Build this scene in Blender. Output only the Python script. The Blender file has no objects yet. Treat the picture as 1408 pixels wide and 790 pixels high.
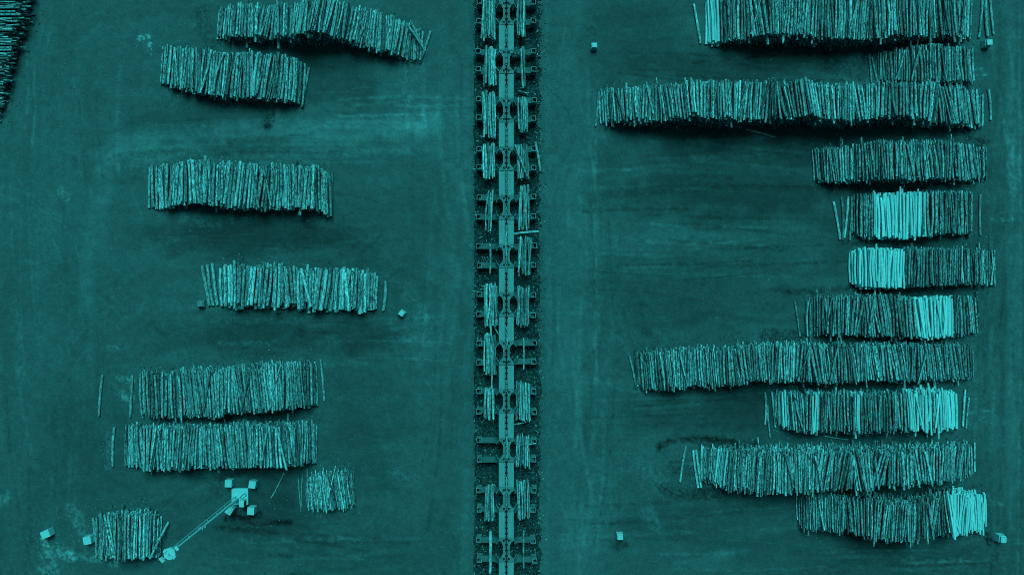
import bpy, bmesh, math, random
import numpy as np
from mathutils import Vector, Matrix

random.seed(7)
RNG = np.random.default_rng(11)
sc = bpy.context.scene
COL = sc.collection
R = math.radians

# ------------------------------------------------------------------ camera, sky, sun, exposure
H = 90.0            # drone height, metres
S = 0.08            # metres of ground per photo pixel
CX, CY = 704.0, 395.0
cam_d = bpy.data.cameras.new('drone_camera')
cam = bpy.data.objects.new('drone_camera', cam_d)
COL.objects.link(cam)
cam.location = (0, 0, H)
cam.rotation_euler = (0, 0, 0)
cam_d.sensor_width = 36.0
cam_d.lens = 36.0 / (2 * (1408 * S / 2) / H)
cam_d.clip_start = 0.5
cam_d.clip_end = 5000
sc.camera = cam

SUN_EL, SUN_AZ = R(60), R(6)      # azimuth measured from +Y (picture top) clockwise
world = bpy.data.worlds.new('World')
sc.world = world
world.use_nodes = True
wn = world.node_tree.nodes
sky = wn.new('ShaderNodeTexSky')
sky.sky_type = 'NISHITA'
sky.sun_disc = False
sky.sun_elevation = SUN_EL
sky.sun_rotation = SUN_AZ
sky.air_density = 0.4
sky.dust_density = 8.0
sky.ozone_density = 0.3
world.node_tree.links.new(sky.outputs[0], wn['Background'].inputs['Color'])
wn['Background'].inputs['Strength'].default_value = 0.05

sun_d = bpy.data.lights.new('sun', 'SUN')
sun_d.energy = 4.2
sun_d.angle = R(30)
sun_d.color = (1.0, 0.97, 0.94)
sun = bpy.data.objects.new('sun', sun_d)
COL.objects.link(sun)
sun.location = (0, 30, 60)
dirv = Vector((math.sin(SUN_AZ) * math.cos(SUN_EL), math.cos(SUN_AZ) * math.cos(SUN_EL), math.sin(SUN_EL)))
sun.rotation_euler = dirv.to_track_quat('Z', 'Y').to_euler()

vs = sc.view_settings
vs.view_transform = 'Standard'
vs.look = 'None'
vs.exposure = -0.64
sc.cycles.filter_width = 0.95
vs.gamma = 1.0
vs.use_curve_mapping = False


def P(px, py, z=0.0):
    """photo pixel seen at height z -> world point"""
    f = (H - z) / H
    return Vector(((px - CX) * S * f, (CY - py) * S * f, z))


# ------------------------------------------------------------------ materials
TR, TG, TB = 0.067, 1.0, 1.07


def tint(v):
    return (TR * v, TG * v, TB * v, 1)


def new_mat(name):
    m = bpy.data.materials.new(name)
    m.use_nodes = True
    nt = m.node_tree
    b = nt.nodes['Principled BSDF']
    return m, nt, b


def N(nt, t, **kw):
    n = nt.nodes.new(t)
    for k, v in kw.items():
        setattr(n, k, v)
    return n


def mathn(nt, op, a, b=None, c=None, clamp=False):
    n = nt.nodes.new('ShaderNodeMath')
    n.operation = op
    n.use_clamp = clamp
    for i, v in enumerate((a, b, c)):
        if v is None:
            continue
        if isinstance(v, (int, float)):
            n.inputs[i].default_value = v
        else:
            nt.links.new(v, n.inputs[i])
    return n.outputs[0]


def noise(nt, vec, scale, detail=3, rough=0.6):
    n = nt.nodes.new('ShaderNodeTexNoise')
    n.inputs['Scale'].default_value = scale
    n.inputs['Detail'].default_value = detail
    n.inputs['Roughness'].default_value = rough
    if vec is not None:
        nt.links.new(vec, n.inputs['Vector'])
    return n.outputs[0]


def mapping(nt, vec, scale):
    n = nt.nodes.new('ShaderNodeMapping')
    n.inputs['Scale'].default_value = scale
    nt.links.new(vec, n.inputs['Vector'])
    return n.outputs[0]


def maprange(nt, v, a, b, c, d):
    n = nt.nodes.new('ShaderNodeMapRange')
    nt.links.new(v, n.inputs[0])
    for i, k in enumerate((a, b, c, d)):
        n.inputs[i + 1].default_value = k
    return n.outputs[0]


def value_to_colour(nt, v, b):
    """scalar albedo -> teal toned colour"""
    cr = nt.nodes.new('ShaderNodeCombineColor')
    nt.links.new(mathn(nt, 'MULTIPLY', v, TR), cr.inputs[0])
    nt.links.new(mathn(nt, 'MULTIPLY', v, TG), cr.inputs[1])
    nt.links.new(mathn(nt, 'MULTIPLY', v, TB), cr.inputs[2])
    nt.links.new(cr.outputs[0], b.inputs['Base Color'])


def attr(nt, name, out='Fac'):
    n = nt.nodes.new('ShaderNodeAttribute')
    n.attribute_name = name
    return n.outputs[out]


def bump(nt, b, h, strength, dist):
    n = nt.nodes.new('ShaderNodeBump')
    n.inputs['Strength'].default_value = strength
    n.inputs['Distance'].default_value = dist
    nt.links.new(h, n.inputs['Height'])
    nt.links.new(n.outputs[0], b.inputs['Normal'])


def mat_bark():
    m, nt, b = new_mat('log_bark')
    lp = attr(nt, 'lp', 'Vector')
    tone = attr(nt, 'tone')
    rough_ = attr(nt, 'barky')
    n1 = noise(nt, mapping(nt, lp, (5.0, 2.1, 5.0)), 1.0, 4, 0.65)     # long flaking patches
    n2 = noise(nt, mapping(nt, lp, (9.0, 4.5, 9.0)), 1.0, 2, 0.6)     # small flakes
    n3 = noise(nt, mapping(nt, lp, (1.0, 0.35, 1.0)), 1.0, 2, 0.5)
    patch = maprange(nt, n1, 0.44, 0.60, -0.42, 0.52)
    small = maprange(nt, n2, 0.38, 0.66, -0.38, 0.55)
    slow = maprange(nt, n3, 0.3, 0.7, -0.25, 0.25)
    var = mathn(nt, 'ADD', mathn(nt, 'ADD', patch, small), slow)
    f = mathn(nt, 'ADD', 1.0, mathn(nt, 'MULTIPLY', var, rough_))
    f = mathn(nt, 'MAXIMUM', f, 0.22)
    v = mathn(nt, 'MINIMUM', mathn(nt, 'MULTIPLY', tone, f), 0.80)
    value_to_colour(nt, v, b)
    b.inputs['Roughness'].default_value = 0.9
    b.inputs['Specular IOR Level'].default_value = 0.12
    bump(nt, b, mathn(nt, 'MULTIPLY', n2, rough_), 0.7, 0.03)
    return m


def mat_endgrain():
    m, nt, b = new_mat('log_end_grain')
    lp = attr(nt, 'lp', 'Vector')
    tone = attr(nt, 'tone')
    n1 = noise(nt, lp, 9.0, 3, 0.6)
    v = mathn(nt, 'MULTIPLY', mathn(nt, 'MAXIMUM', tone, 0.22), maprange(nt, n1, 0.3, 0.7, 0.7, 1.25))
    value_to_colour(nt, v, b)
    b.inputs['Roughness'].default_value = 0.9
    b.inputs['Specular IOR Level'].default_value = 0.1
    return m


def mat_generic(name, v, var=0.25, scale=3.0, rough=0.75, spec=0.2, streak=None, metallic=0.0, fine=0.0):
    m, nt, b = new_mat(name)
    g = N(nt, 'ShaderNodeNewGeometry').outputs['Position']
    if streak:
        g = mapping(nt, g, streak)
    n1 = noise(nt, g, scale, 5, 0.65)
    f = maprange(nt, n1, 0.3, 0.7, 1 - var, 1 + var)
    if fine:
        n2 = noise(nt, g, scale * 9, 2, 0.6)
        f = mathn(nt, 'MULTIPLY', f, maprange(nt, n2, 0.3, 0.7, 1 - fine, 1 + fine))
    value_to_colour(nt, mathn(nt, 'MULTIPLY', f, v), b)
    b.inputs['Roughness'].default_value = rough
    b.inputs['Specular IOR Level'].default_value = spec
    b.inputs['Metallic'].default_value = metallic
    return m


def mat_ground():
    m, nt, b = new_mat('packed_dirt')
    soil = attr(nt, 'soil')
    pos = N(nt, 'ShaderNodeNewGeometry').outputs['Position']
    n1 = noise(nt, pos, 1.3, 5, 0.7)
    n2 = noise(nt, pos, 5.0, 4, 0.8)
    f = mathn(nt, 'MULTIPLY', maprange(nt, n1, 0.3, 0.7, 0.86, 1.15), maprange(nt, n2, 0.3, 0.7, 0.76, 1.26))
    # scattered pale specks: bark flakes and chips trodden into the dirt
    vo = N(nt, 'ShaderNodeTexVoronoi')
    vo.inputs['Scale'].default_value = 1.5
    nt.links.new(pos, vo.inputs['Vector'])
    n3 = noise(nt, pos, 0.11, 2, 0.6)
    sp = mathn(nt, 'LESS_THAN', vo.outputs['Distance'], maprange(nt, n3, 0.42, 0.72, 0.0, 0.10))
    f = mathn(nt, 'ADD', f, mathn(nt, 'MULTIPLY', sp, 0.55))
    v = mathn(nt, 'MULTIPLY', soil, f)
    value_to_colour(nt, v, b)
    b.inputs['Roughness'].default_value = 0.95
    b.inputs['Specular IOR Level'].default_value = 0.06
    bump(nt, b, n2, 0.35, 0.03)
    return m


def mat_bed():
    m, nt, b = new_mat('bark_mulch_bed')
    pos = N(nt, 'ShaderNodeNewGeometry').outputs['Position']
    n1 = noise(nt, pos, 0.9, 4, 0.7)
    n2 = noise(nt, pos, 3.6, 5, 0.8)
    v = mathn(nt, 'MULTIPLY', maprange(nt, n1, 0.3, 0.7, 0.018, 0.058), maprange(nt, n2, 0.38, 0.66, 0.3, 2.3))
    value_to_colour(nt, v, b)
    b.inputs['Roughness'].default_value = 1.0
    b.inputs['Specular IOR Level'].default_value = 0.03
    bump(nt, b, n2, 0.8, 0.08)
    return m


def mat_chip():
    m, nt, b = new_mat('wood_chips')
    value_to_colour(nt, attr(nt, 'tone'), b)
    b.inputs['Roughness'].default_value = 0.95
    b.inputs['Specular IOR Level'].default_value = 0.05
    return m


M_BARK = mat_bark()
M_END = mat_endgrain()
M_GROUND = mat_ground()
M_BED = mat_bed()
M_CHIP = mat_chip()
M_DECK = mat_generic('worn_steel_deck', 0.285, 0.18, 1.6, 0.8, 0.05, (3.0, 0.35, 1.0), 0, 0.10)
M_SADDLE = mat_generic('rusty_steel_casting', 0.20, 0.36, 3.2, 0.85, 0.05, None, 0, 0.2)
M_ARM = mat_generic('dirty_steel_arm', 0.125, 0.3, 2.0, 0.85, 0.05, None, 0, 0.12)
M_POST = mat_generic('bare_steel_post', 0.24, 0.4, 4.0, 0.85, 0.05, None, 0, 0.2)
M_DARK = mat_generic('greasy_steel_and_gap_shade', 0.012, 0.4, 6.0, 0.7, 0.05)  # greasy steel; also paints the shade in gaps, holes and hollows
M_RAIL = mat_generic('polished_rail', 0.30, 0.3, 3.0, 0.8, 0.05, (1, 0.5, 1))
M_CONC = mat_generic('pale_concrete', 0.56, 0.08, 2.5, 0.85, 0.15, None, 0, 0.05)
M_CONC2 = mat_generic('weathered_concrete', 0.52, 0.14, 3.0, 0.9, 0.1, None, 0, 0.08)
M_CONC3 = mat_generic('dull_concrete', 0.22, 0.2, 3.0, 0.9, 0.1, None, 0, 0.08)
M_WHITE = mat_generic('white_painted_steel', 0.56, 0.06, 2.0, 0.5, 0.2)
M_GREY = mat_generic('galvanised_steel', 0.30, 0.12, 3.0, 0.55, 0.25)


# ------------------------------------------------------------------ tagging helpers
def tag(o, label=None, cat=None, group=None, kind=None):
    if label:
        o['label'] = label
    if cat:
        o['category'] = cat
    if group:
        o['group'] = group
    if kind:
        o['kind'] = kind
    return o


def empty(name, loc, label, cat, group=None, rz=0.0):
    o = bpy.data.objects.new(name, None)
    o.empty_display_size = 0.3
    o.location = loc
    o.rotation_euler = (0, 0, rz)
    COL.objects.link(o)
    return tag(o, label, cat, group)


def link_mesh(name, me, parent=None, loc=(0, 0, 0), rot=(0, 0, 0)):
    o = bpy.data.objects.new(name, me)
    COL.objects.link(o)
    o.location = loc
    o.rotation_euler = rot
    if parent:
        o.parent = parent
    return o


def bm_mesh(name, bm, mats, bevel=0.0, seg=1):
    if bevel:
        bmesh.ops.bevel(bm, geom=[e for e in bm.edges], offset=bevel, segments=seg, affect='EDGES', profile=0.5)
    bmesh.ops.recalc_face_normals(bm, faces=bm.faces)
    me = bpy.data.meshes.new(name)
    bm.to_mesh(me)
    bm.free()
    for m in (mats if isinstance(mats, (list, tuple)) else [mats]):
        me.materials.append(m)
    return me


def add_box(bm, x0, x1, y0, y1, z0, z1, mi=0):
    v = [bm.verts.new(p) for p in ((x0, y0, z0), (x1, y0, z0), (x1, y1, z0), (x0, y1, z0),
                                   (x0, y0, z1), (x1, y0, z1), (x1, y1, z1), (x0, y1, z1))]
    for f in ((0, 3, 2, 1), (4, 5, 6, 7), (0, 1, 5, 4), (1, 2, 6, 5), (2, 3, 7, 6), (3, 0, 4, 7)):
        bm.faces.new([v[i] for i in f]).material_index = mi


def add_prism(bm, pts, z0, z1, mi=0, axis='z'):
    """extrude a 2D outline"""
    def c(p, h):
        return (p[0], p[1], h) if axis == 'z' else (p[0], h, p[1])
    a = [bm.verts.new(c(p, z0)) for p in pts]
    b = [bm.verts.new(c(p, z1)) for p in pts]
    n = len(pts)
    bm.faces.new(a[::-1]).material_index = mi
    bm.faces.new(b).material_index = mi
    for i in range(n):
        bm.faces.new((a[i], a[(i + 1) % n], b[(i + 1) % n], b[i])).material_index = mi


def add_cone(bm, p0, p1, r0, r1, n=10, mi=0):
    p0, p1 = Vector(p0), Vector(p1)
    q = (p1 - p0).to_track_quat('Z', 'Y')
    a, b = [], []
    for i in range(n):
        t = 2 * math.pi * i / n
        d = q @ Vector((math.cos(t), math.sin(t), 0))
        a.append(bm.verts.new(p0 + d * r0))
        b.append(bm.verts.new(p1 + d * r1))
    bm.faces.new(a[::-1]).material_index = mi
    bm.faces.new(b).material_index = mi
    for i in range(n):
        bm.faces.new((a[i], a[(i + 1) % n], b[(i + 1) % n], b[i])).material_index = mi


# ------------------------------------------------------------------ numpy value noise
def vnoise(x, y, seed=0):
    def h(ix, iy):
        n = (ix * 374761393 + iy * 668265263 + seed * 974634777) & 0xffffffff
        n = ((n ^ (n >> 13)) * 1274126177) & 0xffffffff
        return ((n ^ (n >> 16)) & 0xffff) / 65535.0
    ix = np.floor(x).astype(np.int64)
    iy = np.floor(y).astype(np.int64)
    fx, fy = x - ix, y - iy
    fx = fx * fx * (3 - 2 * fx)
    fy = fy * fy * (3 - 2 * fy)
    a, b = h(ix, iy), h(ix + 1, iy)
    c, d = h(ix, iy + 1), h(ix + 1, iy + 1)
    return (a + (b - a) * fx) * (1 - fy) + (c + (d - c) * fx) * fy


def fbm(x, y, seed=0, oct_=4, gain=0.55):
    s, a, t = 0, 1.0, 0
    for i in range(oct_):
        s = s + a * vnoise(x, y, seed + i * 17)
        t += a
        a *= gain
        x, y = x * 2.03 + 3.1, y * 2.03 + 1.7
    return s / t


def sm(a, b, v):
    t = np.clip((v - a) / (b - a), 0, 1)
    return t * t * (3 - 2 * t)


# ------------------------------------------------------------------ GROUND (one sheet to the horizon)
def build_ground():
    gx = np.arange(-70, 1480, 2.0)
    gy = np.arange(-50, 842, 2.0)
    nx, ny = len(gx), len(gy)
    X, Y = np.meshgrid(gx, gy)
    soil = np.full(X.shape, 0.096)

    # wide weathering and tyre-worn streaks
    soil *= 0.80 + 0.40 * fbm(X / 150, Y / 150, 3)
    left, right = X < 652, X > 742
    wxp = X + (fbm(X / 90, Y / 90, 61) - .5) * 60 + (fbm(X / 25, Y / 25, 62) - .5) * 10
    wyp = Y + (fbm(X / 90, Y / 90, 63) - .5) * 60 + (fbm(X / 25, Y / 25, 64) - .5) * 10
    vst = fbm(wxp / 11 + Y * .003, Y / 170 + X * .02, 5, 4, .65)
    hst = fbm(X / 150 + Y * .02, wyp / 10 + X * .003, 6, 4, .65)
    wv = np.where(X < 700, 1 - sm(90, 200, X) * (1 - sm(520, 620, X)), 1 - sm(800, 900, X) * (1 - sm(1345, 1380, X)))
    soil *= 1 + (vst - 0.5) * 0.42 * wv
    soil *= 1 + (hst - 0.5) * 0.46 * (1 - wv)
    soil *= 0.84 + 0.32 * fbm(X / 17, Y / 13, 9, 5, .7)

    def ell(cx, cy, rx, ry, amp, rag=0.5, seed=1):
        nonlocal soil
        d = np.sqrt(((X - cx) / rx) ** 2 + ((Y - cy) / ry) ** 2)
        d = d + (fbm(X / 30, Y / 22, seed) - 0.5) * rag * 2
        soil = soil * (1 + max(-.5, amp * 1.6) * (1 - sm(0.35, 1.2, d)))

    def stroke(pts, w, amp, rag=0.6, seed=1, nsc=9.0, th=(0.35, 0.65)):
        nonlocal soil
        m_ = w * 1.6 + 4
        xs_, ys_ = [p[0] for p in pts], [p[1] for p in pts]
        i0, i1 = np.searchsorted(gx, (min(xs_) - m_, max(xs_) + m_))
        j0, j1 = np.searchsorted(gy, (min(ys_) - m_, max(ys_) + m_))
        if i1 - i0 < 1 or j1 - j0 < 1:
            return
        x_, y_ = X[j0:j1, i0:i1], Y[j0:j1, i0:i1]
        dmin = np.full(x_.shape, 1e9)
        for (x0, y0), (x1, y1) in zip(pts[:-1], pts[1:]):
            dx, dy = x1 - x0, y1 - y0
            t = np.clip(((x_ - x0) * dx + (y_ - y0) * dy) / (dx * dx + dy * dy + 1e-9), 0, 1)
            dmin = np.minimum(dmin, np.hypot(x_ - x0 - t * dx, y_ - y0 - t * dy))
        k = 1 - sm(0.35, 1.0, dmin / w + (fbm(x_ / nsc, y_ / nsc, seed) - 0.5) * rag)
        k = k * (1 - rag + rag * sm(th[0], th[1], fbm(x_ / (nsc * .6), y_ / (nsc * .6), seed + 5, 4)))
        soil[j0:j1, i0:i1] *= 1 + amp * k

    # bark-stained soil of the stacking lanes, with shade around the stacks painted in
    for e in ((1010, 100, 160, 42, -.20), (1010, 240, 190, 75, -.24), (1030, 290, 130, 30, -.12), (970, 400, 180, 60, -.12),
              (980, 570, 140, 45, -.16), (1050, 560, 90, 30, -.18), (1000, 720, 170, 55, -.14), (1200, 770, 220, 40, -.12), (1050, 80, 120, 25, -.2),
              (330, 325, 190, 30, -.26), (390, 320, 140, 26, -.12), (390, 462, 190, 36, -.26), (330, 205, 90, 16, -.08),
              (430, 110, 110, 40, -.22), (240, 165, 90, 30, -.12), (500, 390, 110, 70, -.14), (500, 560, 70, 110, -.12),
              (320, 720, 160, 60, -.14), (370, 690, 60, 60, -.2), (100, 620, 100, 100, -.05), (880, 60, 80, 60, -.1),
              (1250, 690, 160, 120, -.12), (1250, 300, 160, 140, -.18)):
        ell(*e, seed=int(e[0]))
    # lighter, drier strips
    for e in ((590, 300, 70, 330, .06), (780, 300, 34, 420, .10), (60, 300, 70, 260, .05), (800, 740, 60, 110, .06), (1394, 380, 12, 420, .16)):
        ell(*e, seed=int(e[1]) + 3)
    # machine track swinging round between the upper left stacks
    stroke([(140, 225), (170, 200), (250, 185), (340, 178), (450, 178), (590, 172)], 25, .34, .55, 21, 16, (.25, .65))
    stroke([(180, 225), (260, 214), (380, 212), (560, 208)], 10, .40, .75, 22, 12)
    stroke([(600, 176), (450, 182), (330, 184), (230, 190), (170, 208), (142, 245), (128, 320), (120, 420)], 20, .22, .45, 25, 20, (.25, .6))
    stroke([(640, 300), (628, 240), (600, 205), (540, 196)], 9, .16, .5, 26, 16)
    stroke([(210, 330), (235, 300), (275, 290)], 8, -.14, .5, 27, 16)
    for (xa, ya, xb, yb, w_, a_) in ((835, 330, 1120, 318, 15, .18), (830, 262, 1110, 258, 8, -.22), (850, 232, 1080, 236, 10, .20), (880, 210, 1100, 214, 5, -.2), (840, 372, 1080, 384, 12, .14),
                                     (800, 515, 1040, 565, 9, .14), (830, 580, 1040, 588, 7, -.16), (790, 745, 1000, 760, 14, .14), (900, 700, 1100, 705, 9, -.14)):
        stroke([(xa, ya + 6), ((xa + xb) / 2, (ya + yb) / 2 - 4), (xb, yb)], w_, a_, .6, int(xa + ya), 14, (.28, .62))
    stroke([(430, 190), (520, 196), (575, 180), (600, 140)], 16, .14, .6, 23, 14)
    stroke([(225, 196), (330, 193), (430, 187)], 5, -.22, .7, 24, 10)
    # worn edge lines
    for x, y0, y1, w, a in ((46, 90, 200, 2.5, .5), (36, 60, 190, 3, .3), (68, 0, 60, 3, .3), (55, 0, 70, 3, .3), (640, -40, 830, 7, .14),
                            (752, -40, 830, 6, .20), (818, 130, 520, 4, .16), (806, 80, 200, 4, .16), (1401, -40, 830, 2.5, .4), (1390, 20, 420, 4, .15),
                            (1378, 100, 640, 5, -.14), (1366, 350, 800, 4, .12), (1350, 440, 600, 3, -.14), (110, 200, 520, 5, .08), (88, 260, 560, 4, -.07)):
        stroke([(x, y0), (x + 3, (y0 + y1) / 2), (x - 2, y1)], w, a, .7, int(x), 12)
    # curved wheel marks
    for cx, cy, r, a0, a1, w, a in ((105, 150, 42, 200, 340, 2, -.16), (330, 720, 90, 170, 330, 5, .12), (330, 735, 120, 180, 320, 4, -.12),
                                    (500, 690, 130, 300, 60, 4, .08), (560, 470, 60, 180, 30, 3, .10), (860, 690, 60, 100, 240, 4, .10),
                                    (880, 170, 60, 120, 220, 5, .07), (560, 170, 60, 290, 60, 4, .12)):
        if a1 < a0:
            a1 += 360
        stroke([(cx + r * math.cos(R(t)), cy + r * .7 * math.sin(R(t))) for t in np.linspace(a0, a1, 14)], w, a, .5, int(r), 12)
    # tyre tracks: along the yard edges, along the lanes, and curves where machines turn
    tr = random.Random(42)

    def track(x, y, ang, ln, curve, w, amp, pair=0):
        for off in ((0,) if not pair else (-pair / 2, pair / 2)):
            pts, a = [], ang
            px_, py_ = x + off * -math.sin(ang), y + off * math.cos(ang)
            for _ in range(9):
                pts.append((px_, py_))
                px_ += math.cos(a) * ln / 8
                py_ += math.sin(a) * ln / 8
                a += curve / 8
            stroke(pts, w, amp, .85, tr.randrange(900), 10.0, (.32, .66))
    sgn = lambda: tr.choice((-1, 1, 1))
    for _ in range(70):     # up and down the left side and beside the sorting line
        x = tr.choice((tr.uniform(5, 190), tr.uniform(560, 648), tr.uniform(755, 850), tr.uniform(1345, 1405)))
        track(x, tr.uniform(-40, 700), math.pi / 2 + tr.gauss(0, .05), tr.uniform(60, 280), tr.gauss(0, .18), tr.uniform(1.6, 4.5), sgn() * tr.uniform(.10, .30), tr.choice((0, 0, 24)))
    for _ in range(75):     # in and out of the right-hand lanes
        x0, x1, y0, y1 = tr.choice(((790, 1000, 190, 400), (790, 1000, 190, 400), (780, 900, 545, 610), (770, 1000, 690, 785), (840, 1060, 70, 105), (1100, 1250, 750, 790)))
        track(tr.uniform(x0, x1), tr.uniform(y0, y1), tr.gauss(0, .05), tr.uniform(50, 240), tr.gauss(0, .10), tr.uniform(1.5, 4.0), sgn() * tr.uniform(.14, .42), tr.choice((0, 0, 24)))
    for _ in range(45):     # left-hand lanes
        x0, x1, y0, y1 = tr.choice(((150, 450, 165, 215), (200, 400, 305, 355), (150, 500, 440, 490), (240, 560, 720, 785), (430, 560, 100, 160)))
        track(tr.uniform(x0, x1), tr.uniform(y0, y1), tr.gauss(0, .06), tr.uniform(40, 180), tr.gauss(0, .12), tr.uniform(1.4, 3.6), sgn() * tr.uniform(.14, .40), tr.choice((0, 0, 24)))
    for _ in range(40):     # turning arcs
        x, y = tr.choice(((tr.uniform(80, 240), tr.uniform(180, 480)), (tr.uniform(470, 620), tr.uniform(120, 760)), (tr.uniform(760, 900), tr.uniform(150, 780))))
        track(x, y, tr.uniform(0, 6.28), tr.uniform(60, 200), sgn() * tr.uniform(.6, 1.8), tr.uniform(1.4, 3.2), sgn() * tr.uniform(.10, .26), tr.choice((0, 24)))
    # broken pale line down the right lane edge
    for y in range(130, 520, 9):
        if tr.random() < .6:
            track(816 + (y - 130) * .012 + tr.gauss(0, 2), y, 1.57, tr.uniform(6, 22), 0, tr.uniform(1.2, 3), tr.uniform(.15, .45))
    # pale worn or sawdust patches
    pale = [([(190, 53), (206, 50)], 3.4, 1.6), ([(206, 60), (206, 73)], 2.6, 1.8), ([(150, 478), (160, 478)], 4, .5), ([(165, 522), (180, 522)], 5, .9), ([(166, 542), (178, 546)], 6, .9),
            ([(64, 751), (58, 740)], 3.4, 1.3), ([(100, 700), (112, 725), (116, 735)], 9, .5), ([(62, 762), (80, 755), (95, 765)], 8, .8),
            ([(95, 762), (125, 766), (160, 774)], 5, .7), ([(60, 784), (75, 778)], 8, .6), ([(0, 690), (10, 680)], 6, .5), ([(452, 467), (478, 466)], 6, .22), ([(540, 468), (565, 466), (590, 470)], 6, .22), ([(300, 472), (385, 472)], 4, .35),
            ([(290, 440), (415, 440)], 4, .3), ([(151, 590), (148, 640)], 4, .4), ([(85, 262), (92, 270)], 6, .5), ([(318, 270), (320, 305)], 3, .4),
            ([(250, 300), (300, 310)], 6, .35), ([(560, 130), (580, 150)], 8, .2), ([(1365, 302), (1392, 302)], 3, .5), ([(1330, 568), (1366, 564)], 2.5, .5), ([(1388, 190), (1392, 260)], 6, .3),
            ([(1240, 770), (1330, 773)], 4, .35), ([(890, 700), (900, 720)], 10, .3), ([(880, 640), (905, 660)], 12, .25), ([(960, 640), (975, 660)], 10, .45), ([(1340, 96), (1352, 96)], 2, .6), ([(1344, 103), (1356, 103)], 2, .6),
            ([(560, 400), (585, 445)], 10, .2), ([(540, 650), (570, 655)], 8, .15), ([(420, 740), (500, 742)], 4, .2), ([(330, 740), (400, 742)], 4, .18), ([(20, 420), (30, 520)], 8, .12), ([(820, 640), (850, 700)], 12, .12),
            ([(1358, 690), (1378, 693)], 3, .5), ([(440, 500), (470, 500)], 2, .3), ([(505, 372), (535, 380)], 3, .25)]
    for i, (p, w, a) in enumerate(pale):
        stroke(p, w * 1.5, a * 1.75, .95, 100 + i, 5.5, (.40, .60))
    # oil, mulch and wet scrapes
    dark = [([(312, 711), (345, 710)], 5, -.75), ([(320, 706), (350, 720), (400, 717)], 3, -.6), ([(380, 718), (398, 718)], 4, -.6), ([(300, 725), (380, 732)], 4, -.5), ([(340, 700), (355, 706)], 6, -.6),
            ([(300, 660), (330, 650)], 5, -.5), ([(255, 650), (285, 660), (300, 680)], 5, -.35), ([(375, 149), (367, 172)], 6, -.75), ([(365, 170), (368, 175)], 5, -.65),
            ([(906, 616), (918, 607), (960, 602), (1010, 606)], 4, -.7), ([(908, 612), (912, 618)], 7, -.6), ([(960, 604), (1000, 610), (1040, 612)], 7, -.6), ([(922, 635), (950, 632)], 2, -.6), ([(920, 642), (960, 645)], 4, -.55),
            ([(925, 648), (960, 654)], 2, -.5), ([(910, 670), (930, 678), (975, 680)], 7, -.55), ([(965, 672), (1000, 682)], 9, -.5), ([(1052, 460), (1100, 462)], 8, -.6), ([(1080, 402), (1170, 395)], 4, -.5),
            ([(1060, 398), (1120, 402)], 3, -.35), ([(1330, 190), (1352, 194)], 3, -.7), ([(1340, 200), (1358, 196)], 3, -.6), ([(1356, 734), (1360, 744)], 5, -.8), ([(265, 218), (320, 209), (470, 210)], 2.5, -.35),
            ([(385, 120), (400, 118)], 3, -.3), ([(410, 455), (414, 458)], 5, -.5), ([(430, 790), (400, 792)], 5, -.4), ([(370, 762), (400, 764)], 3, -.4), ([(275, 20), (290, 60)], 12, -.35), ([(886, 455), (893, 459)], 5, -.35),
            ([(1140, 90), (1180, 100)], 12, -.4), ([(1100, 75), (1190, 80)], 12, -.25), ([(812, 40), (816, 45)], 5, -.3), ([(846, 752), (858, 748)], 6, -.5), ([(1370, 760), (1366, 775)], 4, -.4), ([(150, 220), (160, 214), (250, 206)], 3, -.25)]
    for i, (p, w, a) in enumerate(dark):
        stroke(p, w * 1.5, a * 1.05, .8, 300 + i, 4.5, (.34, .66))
    # straight faint grader line beneath the third left stack
    soil *= 1 - 0.10 * ((X > 332) & (X < 334) & (Y > 300) & (Y < 360))
    soil *= 0.84 + 0.32 * fbm(X / 4.3, Y / 3.7, 77, 3, .7)
    soil = np.clip(soil, 0.012, 0.42)

    Z = (fbm(X / 60, Y / 60, 41) - 0.5) * 0.02
    wx = (X - CX) * S
    wy = (CY - Y) * S
    n = nx * ny
    co = np.stack([wx.ravel(), wy.ravel(), Z.ravel()], 1)
    idx = np.arange(n).reshape(ny, nx)
    q = np.stack([idx[:-1, :-1].ravel(), idx[1:, :-1].ravel(), idx[1:, 1:].ravel(), idx[:-1, 1:].ravel()], 1)
    # outer skirt to the horizon
    ring = np.concatenate([idx[0, :], idx[1:, -1], idx[-1, -2::-1], idx[-2:0:-1, 0]])
    rc = co[ring]
    d = rc[:, :2]
    out = d * (1500.0 / np.maximum(np.abs(d[:, :1]) / 1, np.abs(d[:, 1:]) / 1))
    oc = np.concatenate([out, np.zeros((len(ring), 1))], 1)
    co = np.concatenate([co, oc])
    oi = n + np.arange(len(ring))
    nxt = np.roll(np.arange(len(ring)), -1)
    q2 = np.stack([ring, ring[nxt], oi[nxt], oi], 1)
    faces = np.concatenate([q, q2])
    me = bpy.data.meshes.new('ground')
    me.vertices.add(len(co))
    me.vertices.foreach_set('co', co.astype(np.float32).ravel())
    me.loops.add(faces.size)
    me.loops.foreach_set('vertex_index', faces.astype(np.int32).ravel())
    me.polygons.add(len(faces))
    me.polygons.foreach_set('loop_start', (np.arange(len(faces)) * 4).astype(np.int32))
    me.polygons.foreach_set('use_smooth', np.ones(len(faces), bool))
    me.update(calc_edges=True)
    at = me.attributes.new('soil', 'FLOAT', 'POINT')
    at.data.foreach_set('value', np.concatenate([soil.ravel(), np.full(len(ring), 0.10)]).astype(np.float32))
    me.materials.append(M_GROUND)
    # make sure the sheet faces up
    if me.polygons[0].normal.z < 0:
        me.flip_normals()
    o = link_mesh('ground', me)
    tag(o, 'packed teal dirt ground of the log yard with tyre marks', 'ground', kind='structure')


build_ground()

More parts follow.
